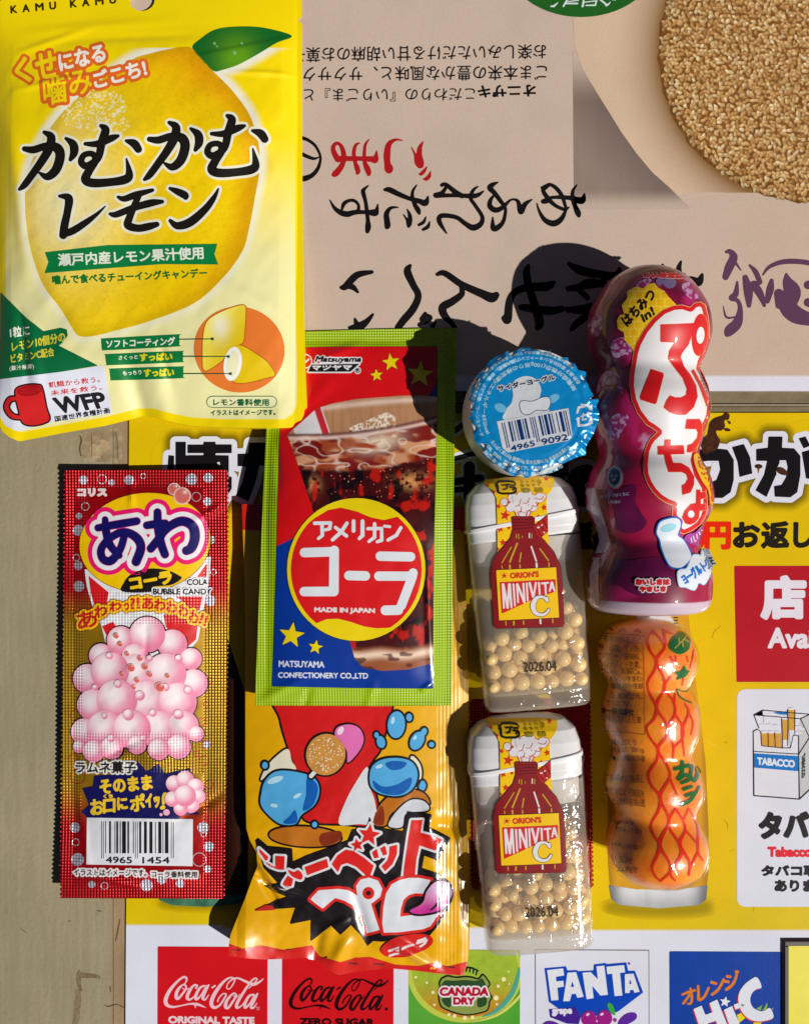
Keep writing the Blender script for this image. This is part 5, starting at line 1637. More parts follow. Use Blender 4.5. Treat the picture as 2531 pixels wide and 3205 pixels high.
def glass_c(P):
    x, y = (P[:, 0] - 780) * 2.5118, (P[:, 1] - 1000) * 2.5118
    w = (noise(P, 26, 3, 3) - 0.5) * 60
    rim = 905 + 0.03 * (x - 300) - 0.000128 * np.maximum(x - 300, 0) ** 2
    v = y - rim
    c = np.tile(lin((176, 128, 92)), (len(P), 1)) * (0.85 + 0.35 * noise(P * [1, 0.12], 10, 4, 2))[:, None]

    def mix(c, k, col):
        k = np.asarray(k)[:, None]
        return c * (1 - k) + k * lin(col)
    top = np.exp(-((y - (705 - 0.14 * (x - 530) + 0.00006 * (x - 530) ** 2)) / 22) ** 2)
    c = mix(c, top * 0.8, (226, 200, 184))
    # straw
    s = x - (430 + 0.33 * (y - 600))
    k = ((s > -170) & (s < 110) & (v < 0)).astype(float)
    c = mix(c, k, (224, 218, 222))
    k = ((s > 45) & (s < 100) & (v < 0) & (y > 690 - s)).astype(float)
    c = mix(c, k, (198, 40, 50))
    # floating ice cube
    ic = ((x > 790) & (x < 1150) & (y > 850 - 0.42 * (x - 790) * (x < 1080) - 122 * (x >= 1080) + 0.6 * (x - 1080) * (x > 1080)) & (v < 10)).astype(float)
    n1 = noise(P, 9, 12, 3)
    c = mix(c, ic * sstep(0.32, 0.5, n1), (238, 224, 206))
    c = mix(c, ic * sstep(0.6, 0.68, n1), (150, 76, 30))
    # amber ice zone
    n2 = noise(P * [0.5, 1], 34, 21, 2)
    n3 = noise(P * [0.45, 1.1], 26, 25, 2)
    z2 = sstep(-5, 22, v)
    c = mix(c, z2, (160, 70, 34))
    c = mix(c, z2 * sstep(0.46, 0.66, n2) * 0.85, (222, 164, 122))
    c = mix(c, z2 * sstep(0.50, 0.62, n3), (122, 20, 14))
    c = mix(c, z2 * np.exp(-((noise(P * [0.5, 1], 30, 61, 2) - 0.5) / 0.03) ** 2) * 0.7, (240, 220, 206))
    cen = np.exp(-(((x - 1010) / 170) ** 2 + ((v - 110) / 70) ** 2))
    c = mix(c, z2 * cen * 0.85 * sstep(0.25, 0.5, n3), (240, 222, 196))
    # glassy rim lines
    c = mix(c, np.exp(-((v - 2) / 12) ** 2) * 0.9, (104, 60, 62))
    c = mix(c, np.exp(-((v - 28) / 13) ** 2) * 0.75, (236, 214, 206))
    # dark cola
    liq = 1160 + 26 * np.sin((x - 300) / 260) - 0.00016 * np.maximum(x - 900, 0) ** 2 + w * 0.5
    d = sstep(-22, 22, y - liq)
    dark = lin((58, 8, 10))[None] * (0.5 + 1.4 * noise(P, 34, 31, 3))[:, None]
    c = c * (1 - d[:, None]) + d[:, None] * dark
    g1 = np.exp(-(((x - 1290) / 120) ** 2 + ((y - 1275) / 55) ** 2)) + np.exp(-(((x - 505) / 50) ** 2 + ((y - 1300) / 60) ** 2)) * 0.8
    c = mix(c, np.clip(d * g1 * sstep(0.3, 0.62, noise(P, 12, 33, 2)) * 1.1, 0, 1), (216, 150, 92))
    c = mix(c, d * sstep(0.60, 0.72, noise(P * [1, .5], 24, 35, 3)) * 0.85, (196, 26, 12))
    c = mix(c, d * sstep(0.62, 0.75, noise(P, 40, 41, 2)) * 0.9, (12, 5, 8))
    # base of the glass
    yb = 2590 + 0.18 * np.maximum(1150 - x, 0) * 0 - 0.00012 * (x - 1000) ** 2 + 10 * np.sin(x / 60)
    k = sstep(-30, 20, y - yb)
    nb = noise(P * [0.4, 1], 16, 51, 2)
    c = mix(c, k, (150, 84, 50))
    c = mix(c, k * np.exp(-((y - yb - 50) / 32) ** 2), (236, 206, 180))
    c = mix(c, k * sstep(0.6, 0.7, nb) * 0.8, (74, 26, 18))
    return c


e.add([GL], glass_c, 3, h=2.2, block=1, clip=[INN])
rs = np.random.RandomState(8)
bb = [EL(780 + rs.uniform(640, 1420) / 2.5118, 1000 + yy / 2.5118, rs.uniform(1.4, 2.6), n=10) for yy in np.concatenate([rs.uniform(1180, 1400, 46), rs.uniform(1090, 1180, 14)])]
e.add(bb, (214, 120, 100), 4, h=1.1)
e.build('cola_glass_picture', M_gloss, cola)
YC = (232, 206, 8)
stars_ = [STAR(780 + x / 2.5118, y0 + y / 2.5118, R, R * 0.42, rot) for x, y, y0, R, rot in ((1112, 338, 1000, 29, -8), (1000, 440, 1000, 21, -6), (1340, 432, 1000, 44, 5), (335, 975, 1600, 42, 8), (522, 1068, 1600, 24, 10))]
for q_ in (stars_[:3], stars_[3:]):
    e.add(q_, (24, 30, 40), 4, lvl=1)
    e.add(q_, YC, 5)
    e.build('star_print', M_gloss, cola)
BC = (1115.2, 1782.5)
e.add([EL(*BC, 217, 224)], (20, 24, 30), 4, lvl=1.2)
e.add([EL(*BC, 216, 223)], YC, 5)
band = PG('C1', '300 1750, 420 1640, 520 1560, 620 1500, 720 1480, 850 1512, 950 1555, 1060 1578, 1165 1552, 1420 1700, 1420 2300, 1180 2405, 1090 2424, 1000 2427, 900 2412, 800 2377, 700 2352, 610 2355, 530 2387, 300 2250')
e.add([EL(*BC, 204, 212)], (212, 24, 28), 6, clip=[band])
tw = STS('C2', '515 95 14, 640 93 14, 632 138 14, 598 148 12/572 112 14, 576 190 14, 545 215 12/768 95 14, 722 165 15, 655 225 14/678 128 13, 765 195 14/820 80 15, 820 155 15/890 80 15, 890 190 16, 865 215 13/932 138 13, 1040 136 13, 1040 228 14, 1005 240 12/985 100 14, 985 205 14, 940 238 12/1062 118 11, 1105 122 11/1190 130 13, 1155 190 14, 1090 226 13', False)
tw += STS('C2', '436 325 37, 668 318 37, 668 308 37/668 318 37, 665 630 38, 434 631 37/784 505 37, 912 508 37/1030 353 37, 1266 358 37/1018 510 37, 1275 510 36/1286 484 35, 1278 520 36, 1195 740 36/1070 778 38, 1170 776 38', False)
e.add(tw, (216, 222, 228), 7)
e.add([TX('MADE IN JAPAN', 'C2', '515 756, 985 764, 515 800')], (222, 214, 216), 7, lvl=1.3)
e.build('round_badge', M_gloss, cola)
e.add([TX('MATSUYAMA', 'C2', '235 1174, 590 1180, 235 1222'), TX('CONFECTIONERY CO.,LTD', 'C2', '230 1266, 932 1272, 230 1314')], (206, 214, 230), 4, lvl=0.8)
e.build('maker_lettering', M_gloss, cola)
ml = [TX('Matsuyama', 'C1', '535 292, 890 294, 515 345')]
kb = PG('C1', '490 356, 865 350, 795 412, 464 412')
e.add(ml + [kb], (222, 222, 226), 4, lvl=4.5)
e.add(ml, (24, 22, 26), 5, lvl=1.0)
e.add([kb], (26, 26, 32), 5)
e.add([TX('マツヤマ', 'C1', '500 362, 808 360, 490 400')], (222, 224, 228), 6, lvl=1.2)
e.add([EL(780 + 852 / 2.5118, 1000 + 403 / 2.5118, 11)], (222, 222, 226), 5)
e.add([TX('®', 'C1', '832 385, 872 385, 832 422')], (26, 26, 32), 6, lvl=0.4)
rings(e, [(780 + 440 / 2.5118, 1000 + 330 / 2.5118, 23)], (220, 216, 220), 5, 4)
e.add(STS('C1', '440 340 8, 470 315 8', False), (220, 216, 220), 5)
e.build('maker_logo', M_gloss, cola)
# ================================================================== round things
class Revolve(Flat):
    """lying bottle of revolution: axis x = xc(y), radius R(y), axis height z0"""

    def __init__(s, ax, prof, z0):
        s.ax, s.z0 = ax, z0
        p = np.array(prof, float)
        pp = smooth(p, False, 8)
        k = np.concatenate([[True], np.diff(pp[:, 0]) > 1e-6])
        s.pr = pp[k]

    def xc(s, y):
        return s.ax[0] + s.ax[1] * (y - s.ax[2])

    def R(s, y):
        return np.interp(y, s.pr[:, 0], s.pr[:, 1], left=0, right=0)

    def h(s, W):
        return s.z0 + np.sqrt(np.maximum(s.R(W[:, 1]) ** 2 - (W[:, 0] - s.xc(W[:, 1])) ** 2, 0))

    def normal(s, W):
        y = W[:, 1]
        R = s.R(y)
        dR = (s.R(y + 2) - s.R(y - 2)) / 4
        dx = W[:, 0] - s.xc(y)
        dz = np.sqrt(np.maximum(R ** 2 - dx ** 2, 1e-4))
        n = np.stack([dx, -R * dR, dz], 1)
        return n / np.maximum(np.linalg.norm(n, axis=1)[:, None], 1e-9)

    def mesh(s, name, mat, parent, col, grow=0.0, na=96, ny=170):
        y = np.linspace(s.pr[0, 0], s.pr[-1, 0], ny)
        t = 0.5 - 0.5 * np.cos(np.linspace(0, np.pi, ny))
        y = s.pr[0, 0] + (s.pr[-1, 0] - s.pr[0, 0]) * (0.6 * (y - y[0]) / (y[-1] - y[0]) + 0.4 * t)
        a = np.linspace(0, 2 * np.pi, na, endpoint=False)
        Y, A = np.meshgrid(y, a, indexing='ij')
        R = s.R(Y) + grow
        R[0] = R[-1] = np.maximum(R[0], 0.5)
        V = np.stack([s.xc(Y) + R * np.sin(A), Y, s.z0 + R * np.cos(A)], -1).reshape(-1, 3)
        i, j = np.meshgrid(np.arange(ny - 1), np.arange(na), indexing='ij')
        j2 = (j + 1) % na
        F = np.stack([i * na + j, i * na + j2, (i + 1) * na + j2, (i + 1) * na + j], -1).reshape(-1, 4)
        c0 = np.arange(na)
        caps = [c0[::-1][None], (c0 + (ny - 1) * na)[None]]
        dR = np.gradient(s.R(y) + grow, y)[:, None] * np.ones_like(A)
        N = np.stack([np.sin(A), -dR, np.cos(A)], -1).reshape(-1, 3)
        N /= np.linalg.norm(N, axis=1)[:, None]
        C = col(np.stack([(A * 150).ravel(), Y.ravel()], 1), V) if col else None
        return mesh_obj(name, V, [F] + caps, mat, parent, N, C)


def prof_px(rows, f, cy=CY):
    return [(cy + (y - cy) * f, r * f * 0.996) for y, r in rows]


# ------------------------------------------------------------------ small yogurt-candy cup with a blue foil lid
CUPX, CUPY, CUPZ = 1626.0, 1312.0, 280.0
cup_t = thing('yogurt_candy_cup', 'small white cup with a jagged blue foil lid and barcode', 'candy cup', (CUPX, CUPY), 0)


def lathe_z(name, prof, mat, parent, cx, cy, na=96):
    p = smooth(np.array(prof, float), False, 5)
    a = np.linspace(0, 2 * np.pi, na, endpoint=False)
    V = np.array([(cx + r * math.cos(t), cy + r * math.sin(t), z) for r, z in p for t in a])
    n = len(p)
    i, j = np.meshgrid(np.arange(n - 1), np.arange(na), indexing='ij')
    j2 = (j + 1) % na
    F = np.stack([i * na + j, i * na + j2, (i + 1) * na + j2, (i + 1) * na + j], -1).reshape(-1, 4)
    return mesh_obj(name, V, [F], mat, parent)


M_white = plain_mat('white_plastic', (226, 220, 214), 0.38, 0.5, sss=0.15)
lathe_z('cup_body', [(1, 14), (138, 14), (154, 18), (172, 36), (184, 70), (186, 120), (182, 170), (172, 210), (160, 236), (158, 248), (160, 256), (172, 260), (174, 266), (172, 271), (160, 273), (120, 274), (1, 274)], M_white, cup_t, CUPX, CUPY)


def lid_h(W):
    dx, dy = W[:, 0] - CUPX, W[:, 1] - CUPY
    r, t = np.hypot(dx, dy), np.arctan2(dy, dx)
    edge = sstep(150, 180, r)
    z = CUPZ - 1.6 * np.exp(-((r - 142) / 9) ** 2) - edge * (7 + 0.5 * np.maximum(r - 166, 0)) + edge * (4.2 * np.sin(t * 21 + 2 * np.sin(t * 3)) + 2.4 * np.sin(t * 37))
    z = z + 7 * sstep(165, 225, r) * np.exp(-((t - 0.05) / 0.5) ** 2)
    return z + 1.8 * noise(W, 40, 3, 2)


SF_Y = Height(lid_h)
M_lid = print_mat('foil_lid', rough=0.22, metal=0.25, spec=0.6, mottle=0.03, msc=400, fine=0.02, bump=0.3, bsc=420, coat=0.3)
LID = PG('Y1', '795 95, 870 97, 930 118, 1000 128, 1082 150, 1095 115, 1112 168, 1200 205, 1285 198, 1300 250, 1358 262, 1392 332, 1480 355, 1472 430, 1515 530, 1562 612, 1500 655, 1620 640, 1612 880, 1562 1010, 1475 1160, 1477 1240, 1380 1268, 1240 1332, 1050 1392, 920 1458, 832 1495, 790 1445, 720 1472, 640 1430, 580 1392, 480 1315, 420 1268, 360 1165, 282 1092, 272 1000, 276 885, 220 852, 262 805, 272 690, 218 650, 252 595, 250 520, 302 470, 312 400, 385 330, 450 240, 520 190, 600 165, 640 130, 690 152')
BLU = (10, 140, 208)
sheet_solid('foil_lid', [LID], SF_Y, 1.2, M_lid, cup_t, lambda P: np.tile(lin(BLU), (len(P), 1)) * (0.92 + 0.14 * noise(P, 30, 3, 2))[:, None], h=2.6)
y_ = Art(SF_Y, 0.4, 0.3, h=1.3)
WHT = (216, 220, 228)
y_.add([PG('Y1', '620 870, 625 760, 680 690, 700 600, 690 500, 740 430, 850 400, 950 440, 1000 540, 985 640, 1040 720, 1060 790', True)], WHT, 1)
y_.add([EL(1400 + 565 / 3.416, 1060 + 740 / 3.416, 20, 13, 25), EL(1400 + 1130 / 3.416, 1060 + 640 / 3.416, 20, 12, -30)], (110, 188, 226), 1)
pn = PG('Y1', '770 700, 800 665, 900 670, 1000 632, 1060 622, 1095 650, 1092 720, 1055 765, 950 765, 880 805, 820 810, 785 775', True)
y_.add([pn], (14, 58, 124), 2, lvl=1.6)
y_.add([pn], (222, 226, 234), 3, lvl=-0.6)
ty = TX('サイダーヨーグル', 'Y1', '528 508, 1135 382, 545 565')
y_.add([ty], WHT, 4, lvl=3.4)
y_.add([ty], (26, 34, 66), 5, lvl=0.9)
y_.build('lid_picture', M_lid, cup_t)
y_.add([PG('Y1', '525 885, 1290 742, 1330 1020, 1318 1062, 1280 1092, 680 1212, 640 1215, 585 1165')], WHT, 4)
wid = [1, 1, 1, 3, 2, 1, 1, 2, 1, 1, 4, 1, 1, 1, 2, 3, 1, 1, 1, 1, 1, 3, 2, 1, 1, 1, 3, 1, 2, 1, 1, 3, 1, 2, 3, 1, 1, 1, 1]
tot, pos = sum(wid), 0
for i_, w_ in enumerate(wid):
    if i_ % 2 == 0:
        u0, u1 = pos / tot, (pos + w_ * 0.92) / tot
        g = i_ in (0, 2, 18, 20, 36, 38)
        vb = 1.0 if g else 0.80
        def bp(u, v):
            return 575 + 690 * u + 58 * v, 902 - 135 * u + 268 * v
        q = [bp(u0, 0), bp(u1, 0), bp(u1, vb), bp(u0, vb)]
        y_.add([PG('Y1', ','.join(f'{a_} {b_}' for a_, b_ in q))], (12, 52, 116), 5, h=0.8)
    pos += w_
y_.add([TX('4965', 'Y1', '668 1150, 922 1088, 680 1205'), TX('9092', 'Y1', '998 1075, 1275 1018, 1010 1138')], (12, 52, 116), 5, lvl=0.8)
y_.build('barcode', M_lid, cup_t)
lc = (1400 + 905 / 3.416, 1060 + 795 / 3.416)
LW = (176, 214, 232)
y_.add([TARC('栄養成分表示(100g当りの推定値)/エネルギー692kcal', *lc, 160, -28, -205, 17, True), TARC('たんぱく質0.03g 脂質58g 炭水化物41.7g 食塩相当量0.1g', *lc, 162, -215, -318, 15, True)], LW, 1, lvl=0.5, h=1.1)
y_.add([TARC('名称:菓子 原材料名:ショートニング(国内製造)、砂糖、ぶどう糖、コーンスターチ', *lc, 180, -32, -205, 14, True), TARC('／香料、酸味料、甘味料(ステビア)、乳化剤(大豆由来)、酸化防止剤(V.E)', *lc, 181, -212, -322, 14, True)], LW, 1, lvl=0.4, h=1.1)
y_.add([TARC('内容量8個 賞味期限:製造日より150日 保存方法:直射日光・高温多湿を避ける', *lc, 194, -48, -180, 10, True), TARC('製造者:食品株式会社 愛知県豊橋市', *lc, 196, -218, -300, 12, True)], LW, 1, lvl=0.3, h=1.1)
y_.add(STS('Y1', '1385 790 12, 1400 735 12, 1460 725 12/1430 705 10, 1500 715 14, 1535 760 12/1520 745 16, 1540 770 4/1395 850 12, 1400 930 13, 1470 925 12, 1540 900 12, 1540 860 10/1385 860 14, 1410 850 4/1430 830 9, 1490 810 9, 1495 790 6/1450 800 8, 1440 870 8, 1480 860 7/1505 790 8, 1535 800 8/1500 830 8, 1530 835 8, 1510 890 7', False), WHT, 1)
y_.build('lid_lettering', M_lid, cup_t)

# ------------------------------------------------------------------ clear bottles of candy balls (two alike)
MZ, MB = 98.0, 88.0
M_O = np.array([1606.3, 1493.7])
M_T = math.radians(4.93)
ev_, eu_ = np.array([math.sin(M_T), math.cos(M_T)]), np.array([math.cos(M_T), -math.sin(M_T)])
A_v = np.array([(0, 40), (6, 92), (18, 128), (45, 156), (80, 166), (120, 169), (178, 168), (640, 159), (682, 157), (694, 148), (699, 120), (700, 60)], float)
B_v = np.array([(0, 14), (6, 32), (18, 52), (45, 72), (80, 82), (120, 87), (178, 88), (640, 86), (682, 84), (694, 72), (699, 50), (700, 20)], float)
NE = 4.6


class MiniSurf(Flat):
    def uv(s, W):
        d = W - M_O
        return d @ eu_, d @ ev_

    def h(s, W):
        u, v = s.uv(W)
        A, B = np.interp(v, A_v[:, 0], A_v[:, 1]), np.interp(v, B_v[:, 0], B_v[:, 1])
        return MZ + B * np.maximum(1 - np.abs(u / A) ** NE, 0) ** (1 / NE)


SF_M = MiniSurf(0)
BASE_M = M_O + ev_ * 350


def mini_shell(name, mat, parent, v0, v1, grow=0.0, nv=60, na=88, skew=0.0, cap0=True, cap1=True, fn=None):
    vs = np.unique(np.concatenate([np.linspace(v0, v1, nv), [x for x in A_v[:, 0] if v0 < x < v1]]))
    a = np.linspace(0, 2 * np.pi, na, endpoint=False)
    rows = []
    for v in vs:
        A, B = np.interp(v, A_v[:, 0], A_v[:, 1]) + grow, np.interp(v, B_v[:, 0], B_v[:, 1]) + grow
        if fn:
            A, B = fn(v, A, B)
        ca, sa = np.cos(a), np.sin(a)
        u = A * np.sign(sa) * np.abs(sa) ** (2 / NE)
        w = B * np.sign(ca) * np.abs(ca) ** (2 / NE)
        vv = v + skew * u
        W = M_O + u[:, None] * eu_ + vv[:, None] * ev_
        rows.append(np.concatenate([W, (MZ + w)[:, None]], 1))
    V = np.concatenate(rows)
    n = len(vs)
    i, j = np.meshgrid(np.arange(n - 1), np.arange(na), indexing='ij')
    j2 = (j + 1) % na
    F = [np.stack([i * na + j, i * na + j2, (i + 1) * na + j2, (i + 1) * na + j], -1).reshape(-1, 4)]
    c0 = np.arange(na)
    if cap0:
        F.append(c0[::-1][None])
    if cap1:
        F.append((c0 + (n - 1) * na)[None])
    return mesh_obj(name, V, F, mat, parent)


mini = thing('candy_ball_bottle', 'upper clear white-capped bottle of pale candy balls, just below the blue-lidded cup', 'candy bottle', BASE_M, 0, 'clear bottles of candy balls')
M_cap = plain_mat('white_cap', (232, 230, 232), 0.32, 0.5, sss=0.1)
M_clear = clear_mat('clear_plastic', (244, 236, 224), haze=0.33, rough=0.09)
M_wrap = clear_mat('shrink_wrap', (236, 232, 228), haze=0.03, rough=0.09, wrinkle=0.75, wsc=360)
SK = -0.11
mini_shell('cap', M_cap, mini, 0, 158, 0.0, skew=0.0)
mini_shell('cap_rim', M_cap, mini, 130, 142, 4.5, nv=6, skew=SK)
mini_shell('cap_skirt', M_cap, mini, 118, 186, -1.2, nv=10, skew=-0.04)
M_skirt = plain_mat('milky_skirt', (216, 210, 208), 0.4, 0.4)
mini_shell('inner_plug', M_skirt, mini, 187, 262, -12.0, nv=10, fn=lambda v, A, B: (A - 10 * sstep(240, 262, v), B - 10 * sstep(240, 262, v)))
mini_shell('bottle_body', M_clear, mini, 188, 700, 0.0, cap0=False)
mini_shell('false_bottom', M_clear, mini, 640, 646, -6.0, nv=3)
wr = mini_shell('shrink_wrap', M_wrap, mini, 1, 699.5, 3.2, nv=110, na=120, fn=lambda v, A, B: (A + 1.6 * math.sin(v * 0.9) * (v > 300) + 6 * math.exp(-((v - 136) / 12) ** 2), B + 0.8 * math.sin(v * 0.55 + 1)))
m_ = Art(SF_M, 3.9, 0.3, h=1.4)
lab = [PG('M1', '268 72, 470 52, 700 40, 890 48, 888 110, 862 160, 828 200, 822 260, 830 420, 848 690, 700 800, 420 800, 388 715, 384 420, 378 230, 340 160, 285 120', False)]
m_.add(lab, (240, 194, 16), 1)
m_.add([STAR(1420 + x / 2.8457, 1480 + y / 2.8457, R, R * .42, ro) for x, y, R, ro in ((455, 380, 18, 10), (410, 500, 13, -15), (488, 490, 8, 5), (435, 620, 13, 0), (300, 120, 8, 0), (395, 300, 10, 20), (800, 310, 12, -10), (750, 390, 9, 0), (795, 605, 8, 0), (820, 60, 9, 10), (350, 180, 9, 0), (520, 560, 6, 0), (390, 680, 8, 0))], (206, 48, 28), 2, clip=lab)
clouds = [(445, 262, 30), (545, 255, 45), (620, 265, 44), (690, 240, 44), (760, 225, 42), (500, 310, 38), (565, 325, 34), (630, 320, 36), (700, 305, 40), (650, 190, 40), (600, 215, 44), (520, 225, 40), (790, 215, 26)]
cl = [EL(1420 + x / 2.8457, 1480 + y / 2.8457, r / 2.8457) for x, y, r in clouds]
m_.add(cl, (206, 40, 44), 3, lvl=1.6)
m_.add(cl, (222, 218, 222), 4)
m_.add([PG('M1', '535 355, 690 345, 670 395, 555 398')], (222, 214, 216), 3)
m_.add(STS('M1', '540 355 4, 560 395 4/570 360 4, 580 395 4/650 355 4, 640 395 4/685 348 4, 665 395 4', False), (206, 40, 44), 5)
m_.add(STS('M1', '440 300 3, 470 295 3, 490 260 3/545 300 3, 580 285 3, 595 240 3/610 270 3, 650 270 3, 670 230 3/560 350 3, 590 345 3, 600 310 3/640 345 3, 680 330 3, 700 300 3/690 290 3, 730 300 3, 755 270 3/720 230 3, 770 240 3, 795 215 3'), (196, 60, 66), 5)
m_.add(STS('M1', '515 215 3, 530 275 2'), (226, 150, 30), 5)
m_.add(STS('M1', '375 110 8, 400 88 8, 470 84 8, 530 90 8, 550 105 5/385 125 14, 372 135 3/390 135 9, 395 180 9, 430 190 9, 520 188 9, 550 175 9, 552 150 8/430 120 6, 480 115 6, 470 150 6, 440 160 5/490 112 7, 492 116 6/500 120 6, 545 118 6/498 140 6, 545 138 6, 525 162 5', False), (40, 34, 10), 6)
m_.add([TX('フィルム', 'M1', '585 82, 775 62, 588 106'), TX('キャップ', 'M1', '592 112, 778 92, 594 140'), TX('容 器', 'M1', '598 150, 795 138, 600 185')], (150, 130, 14), 6, lvl=0.5)
BRW = (136, 22, 28)
btl = PG('M1', '512 400, 530 392, 700 390, 715 405, 712 490, 725 520, 790 590, 885 700, 945 830, 960 1000, 975 1335, 962 1368, 380 1382, 358 1360, 330 900, 348 780, 390 715, 500 580, 522 500')
m_.add([btl], (48, 12, 14), 6, lvl=1.4, clip=None)
m_.add([btl], lambda P: lin(BRW) * (0.94 + 0.1 * noise(P, 30, 3, 2))[:, None], 7)
m_.add(STS('M1', '520 420 3, 705 412 3/520 445 3, 708 436 3/522 470 3, 708 460 3/530 500 3, 712 486 3', False), (70, 14, 16), 8)
rc = [PG('M1', '705 480, 828 375, 832 520, 770 575, 740 550')]
m_.add(rc, (40, 16, 16), 6, lvl=1.2)
m_.add(rc, (186, 30, 30), 9)
m_.add(STS('M1', '725 485 5, 775 560 4/760 455 5, 805 535 4/790 420 5, 828 490 4', False), (90, 14, 18), 10)
m_.add(STS('M1', '742 488 7, 755 484 7/775 468 6, 782 464 6/795 525 5, 802 535 5', False), (226, 206, 208), 11)
GO = (188, 152, 40)
m_.add(STS('M1', '552 545 4, 552 580 4/572 545 4, 574 585 4/605 560 3, 606 578 3/690 540 4, 690 580 4/508 660 5, 425 800 5/560 628 8, 495 792 8/595 712 6, 582 792 6/762 675 6, 838 780 6/425 825 4, 428 850 4/495 822 8, 497 850 8/584 818 6, 586 846 6/842 802 6, 842 830 6/460 1322 5, 462 1352 5/530 1322 8, 530 1350 8/616 1318 6, 618 1345 6/875 1302 6, 876 1332 6', False), GO, 9)
m_.add(STS('M1', '668 538 5, 668 578 5/686 656 7, 730 785 7/732 806 9, 734 838 9/766 1306 8, 768 1338 8', False), (222, 214, 214), 9)
pl_ = PG('M1', '375 866, 905 840, 932 1286, 402 1312')
m_.add([pl_], (44, 14, 12), 9, lvl=1.6)
m_.add([pl_], (240, 192, 14), 10)
m_.add([PG('M1', '405 972, 900 946, 902 1055, 700 1125, 424 1252')], (206, 38, 34), 11)
m_.add(STS('M3', '250 535 30, 278 1100 22/262 530 28, 366 1095 30/402 530 28, 366 1095 26/412 530 32, 460 1090 23/506 530 23, 541 1050 21/592 530 25, 618 965 21/602 530 28, 765 955 30/745 515 24, 775 955 24/826 510 24, 850 920 22/898 505 30, 988 850 26/1048 495 26, 990 850 22/1122 495 24, 1142 800 22/1195 508 24, 1345 492 22/1275 510 26, 1290 765 20/1428 485 24, 1382 690 20/1438 485 26, 1496 685 21/1400 620 13, 1470 615 13', False), (226, 216, 220), 12, h=1.1)
cc_ = ST('M3', '1318 850 22, 1322 940 28, 1250 850 28, 1150 832 32, 1050 880 50, 988 1000 60, 982 1100 58, 1030 1210 50, 1130 1262 40, 1240 1262 34, 1325 1195 28, 1358 1140 28')
m_.add([cc_], (40, 26, 20), 13, lvl=1.7)
m_.add([cc_], (222, 218, 220), 14)
m_.add([TX("ORION'S", 'M1', '497 890, 748 876, 500 938')], (206, 60, 20), 11, lvl=1.4)
m_.add([STAR(1420 + 446 / 2.8457, 1480 + 915 / 2.8457, 10, 4)], (206, 40, 30), 11)
m_.add(STS('M1', '420 890 2, 430 900 2/445 878 2, 446 890 2/472 888 2, 464 898 2/415 918 2, 424 916 2/478 916 2, 470 916 2/422 940 2, 430 930 2/470 938 2, 462 930 2', False), (206, 60, 30), 11)
m_.add([TX('Orion', 'M1', '425 946, 472 944, 426 958')], (120, 60, 20), 11)
m_.build('label', print_mat('label_paper', rough=0.3, spec=0.45, mottle=0.03, fine=0.02, bump=0.04, coat=0.3), mini)
m_.add([TX('2026.04', 'M1', '615 1685, 908 1675, 618 1770')], (34, 26, 20), 1, lvl=0.9)
m_.build('date_stamp', plain_mat('black_ink', (40, 30, 24), 0.5, 0.3), mini)
# second bottle: a copy with copies of its parts
mini2 = mini.copy()
SC.collection.objects.link(mini2)
for ch in list(mini.children):
    c2 = ch.copy()
    SC.collection.objects.link(c2)
    c2.parent = mini2
D2 = np.array([7.0, 719.5])
mini2.location = (mini.location[0] + D2[0] * K, mini.location[1] - D2[1] * K, 0)
mini2.rotation_euler = (0, 0, math.radians(-0.45))
mini2['label'] = 'lower clear white-capped bottle of pale candy balls, overlapping the drink logos'
# a red packet almost hidden under the lower clear bottle
hid = thing('red_candy_packet', 'dark red zigzag-edged packet almost hidden under the lower clear bottle', 'candy packet', (1660, 2500), 0)
hz_ = [(1478, 2188), (1842, 2186)] + zig(1846, 2192, 1855, 2776, 40, 7, 1) + [(1846, 2782), (1478, 2784)] + zig(1474, 2776, 1470, 2194, 40, 7, -1)
sheet_solid('film', [('e', poly_edges(np.array(hz_)))], Flat(10.2), 1.4, M_foil, hid, lambda P: np.concatenate([np.tile(lin((150, 14, 20)), (len(P), 1)), np.ones((len(P), 1))], 1), h=3.0)
# candy balls, settled by a small relaxation
M_ball = plain_mat('glazed_candy', (248, 212, 142), 0.2, 0.5, coat=0.25, sss=0.4)
BR = 21.5
bm = bmesh.new()
bmesh.ops.create_uvsphere(bm, u_segments=20, v_segments=12, radius=BR * K)
for f_ in bm.faces:
    f_.smooth = True
me_ball = bpy.data.meshes.new('candy_ball')
bm.to_mesh(me_ball)
bm.free()
me_ball.materials.append(M_ball)


def pack(n, seed):
    r = np.random.RandomState(seed)
    P = np.stack([r.uniform(-125, 125, n), r.uniform(330, 615, n), r.uniform(40, 150, n)], 1)
    rad = r.uniform(0.88, 1.14, n) * BR
    for it in range(420):
        d = P[:, None] - P[None]
        L = np.linalg.norm(d, axis=2) + np.eye(n) * 1e6
        ov = np.maximum(rad[:, None] + rad[None] - L, 0)
        P = P + 0.42 * (d / L[..., None] * ov[..., None]).sum(1)
        P[:, 1] += 1.2 * (1 - it / 420) * (P[:, 0] < 70)
        P[:, 0] = np.clip(P[:, 0], -150 + rad, 150 - rad)
        P[:, 1] = np.clip(P[:, 1], 280, 637 - rad)
        P[:, 2] = np.clip(P[:, 2], MZ - 82 + rad, MZ + 82 - rad)
    return P, rad


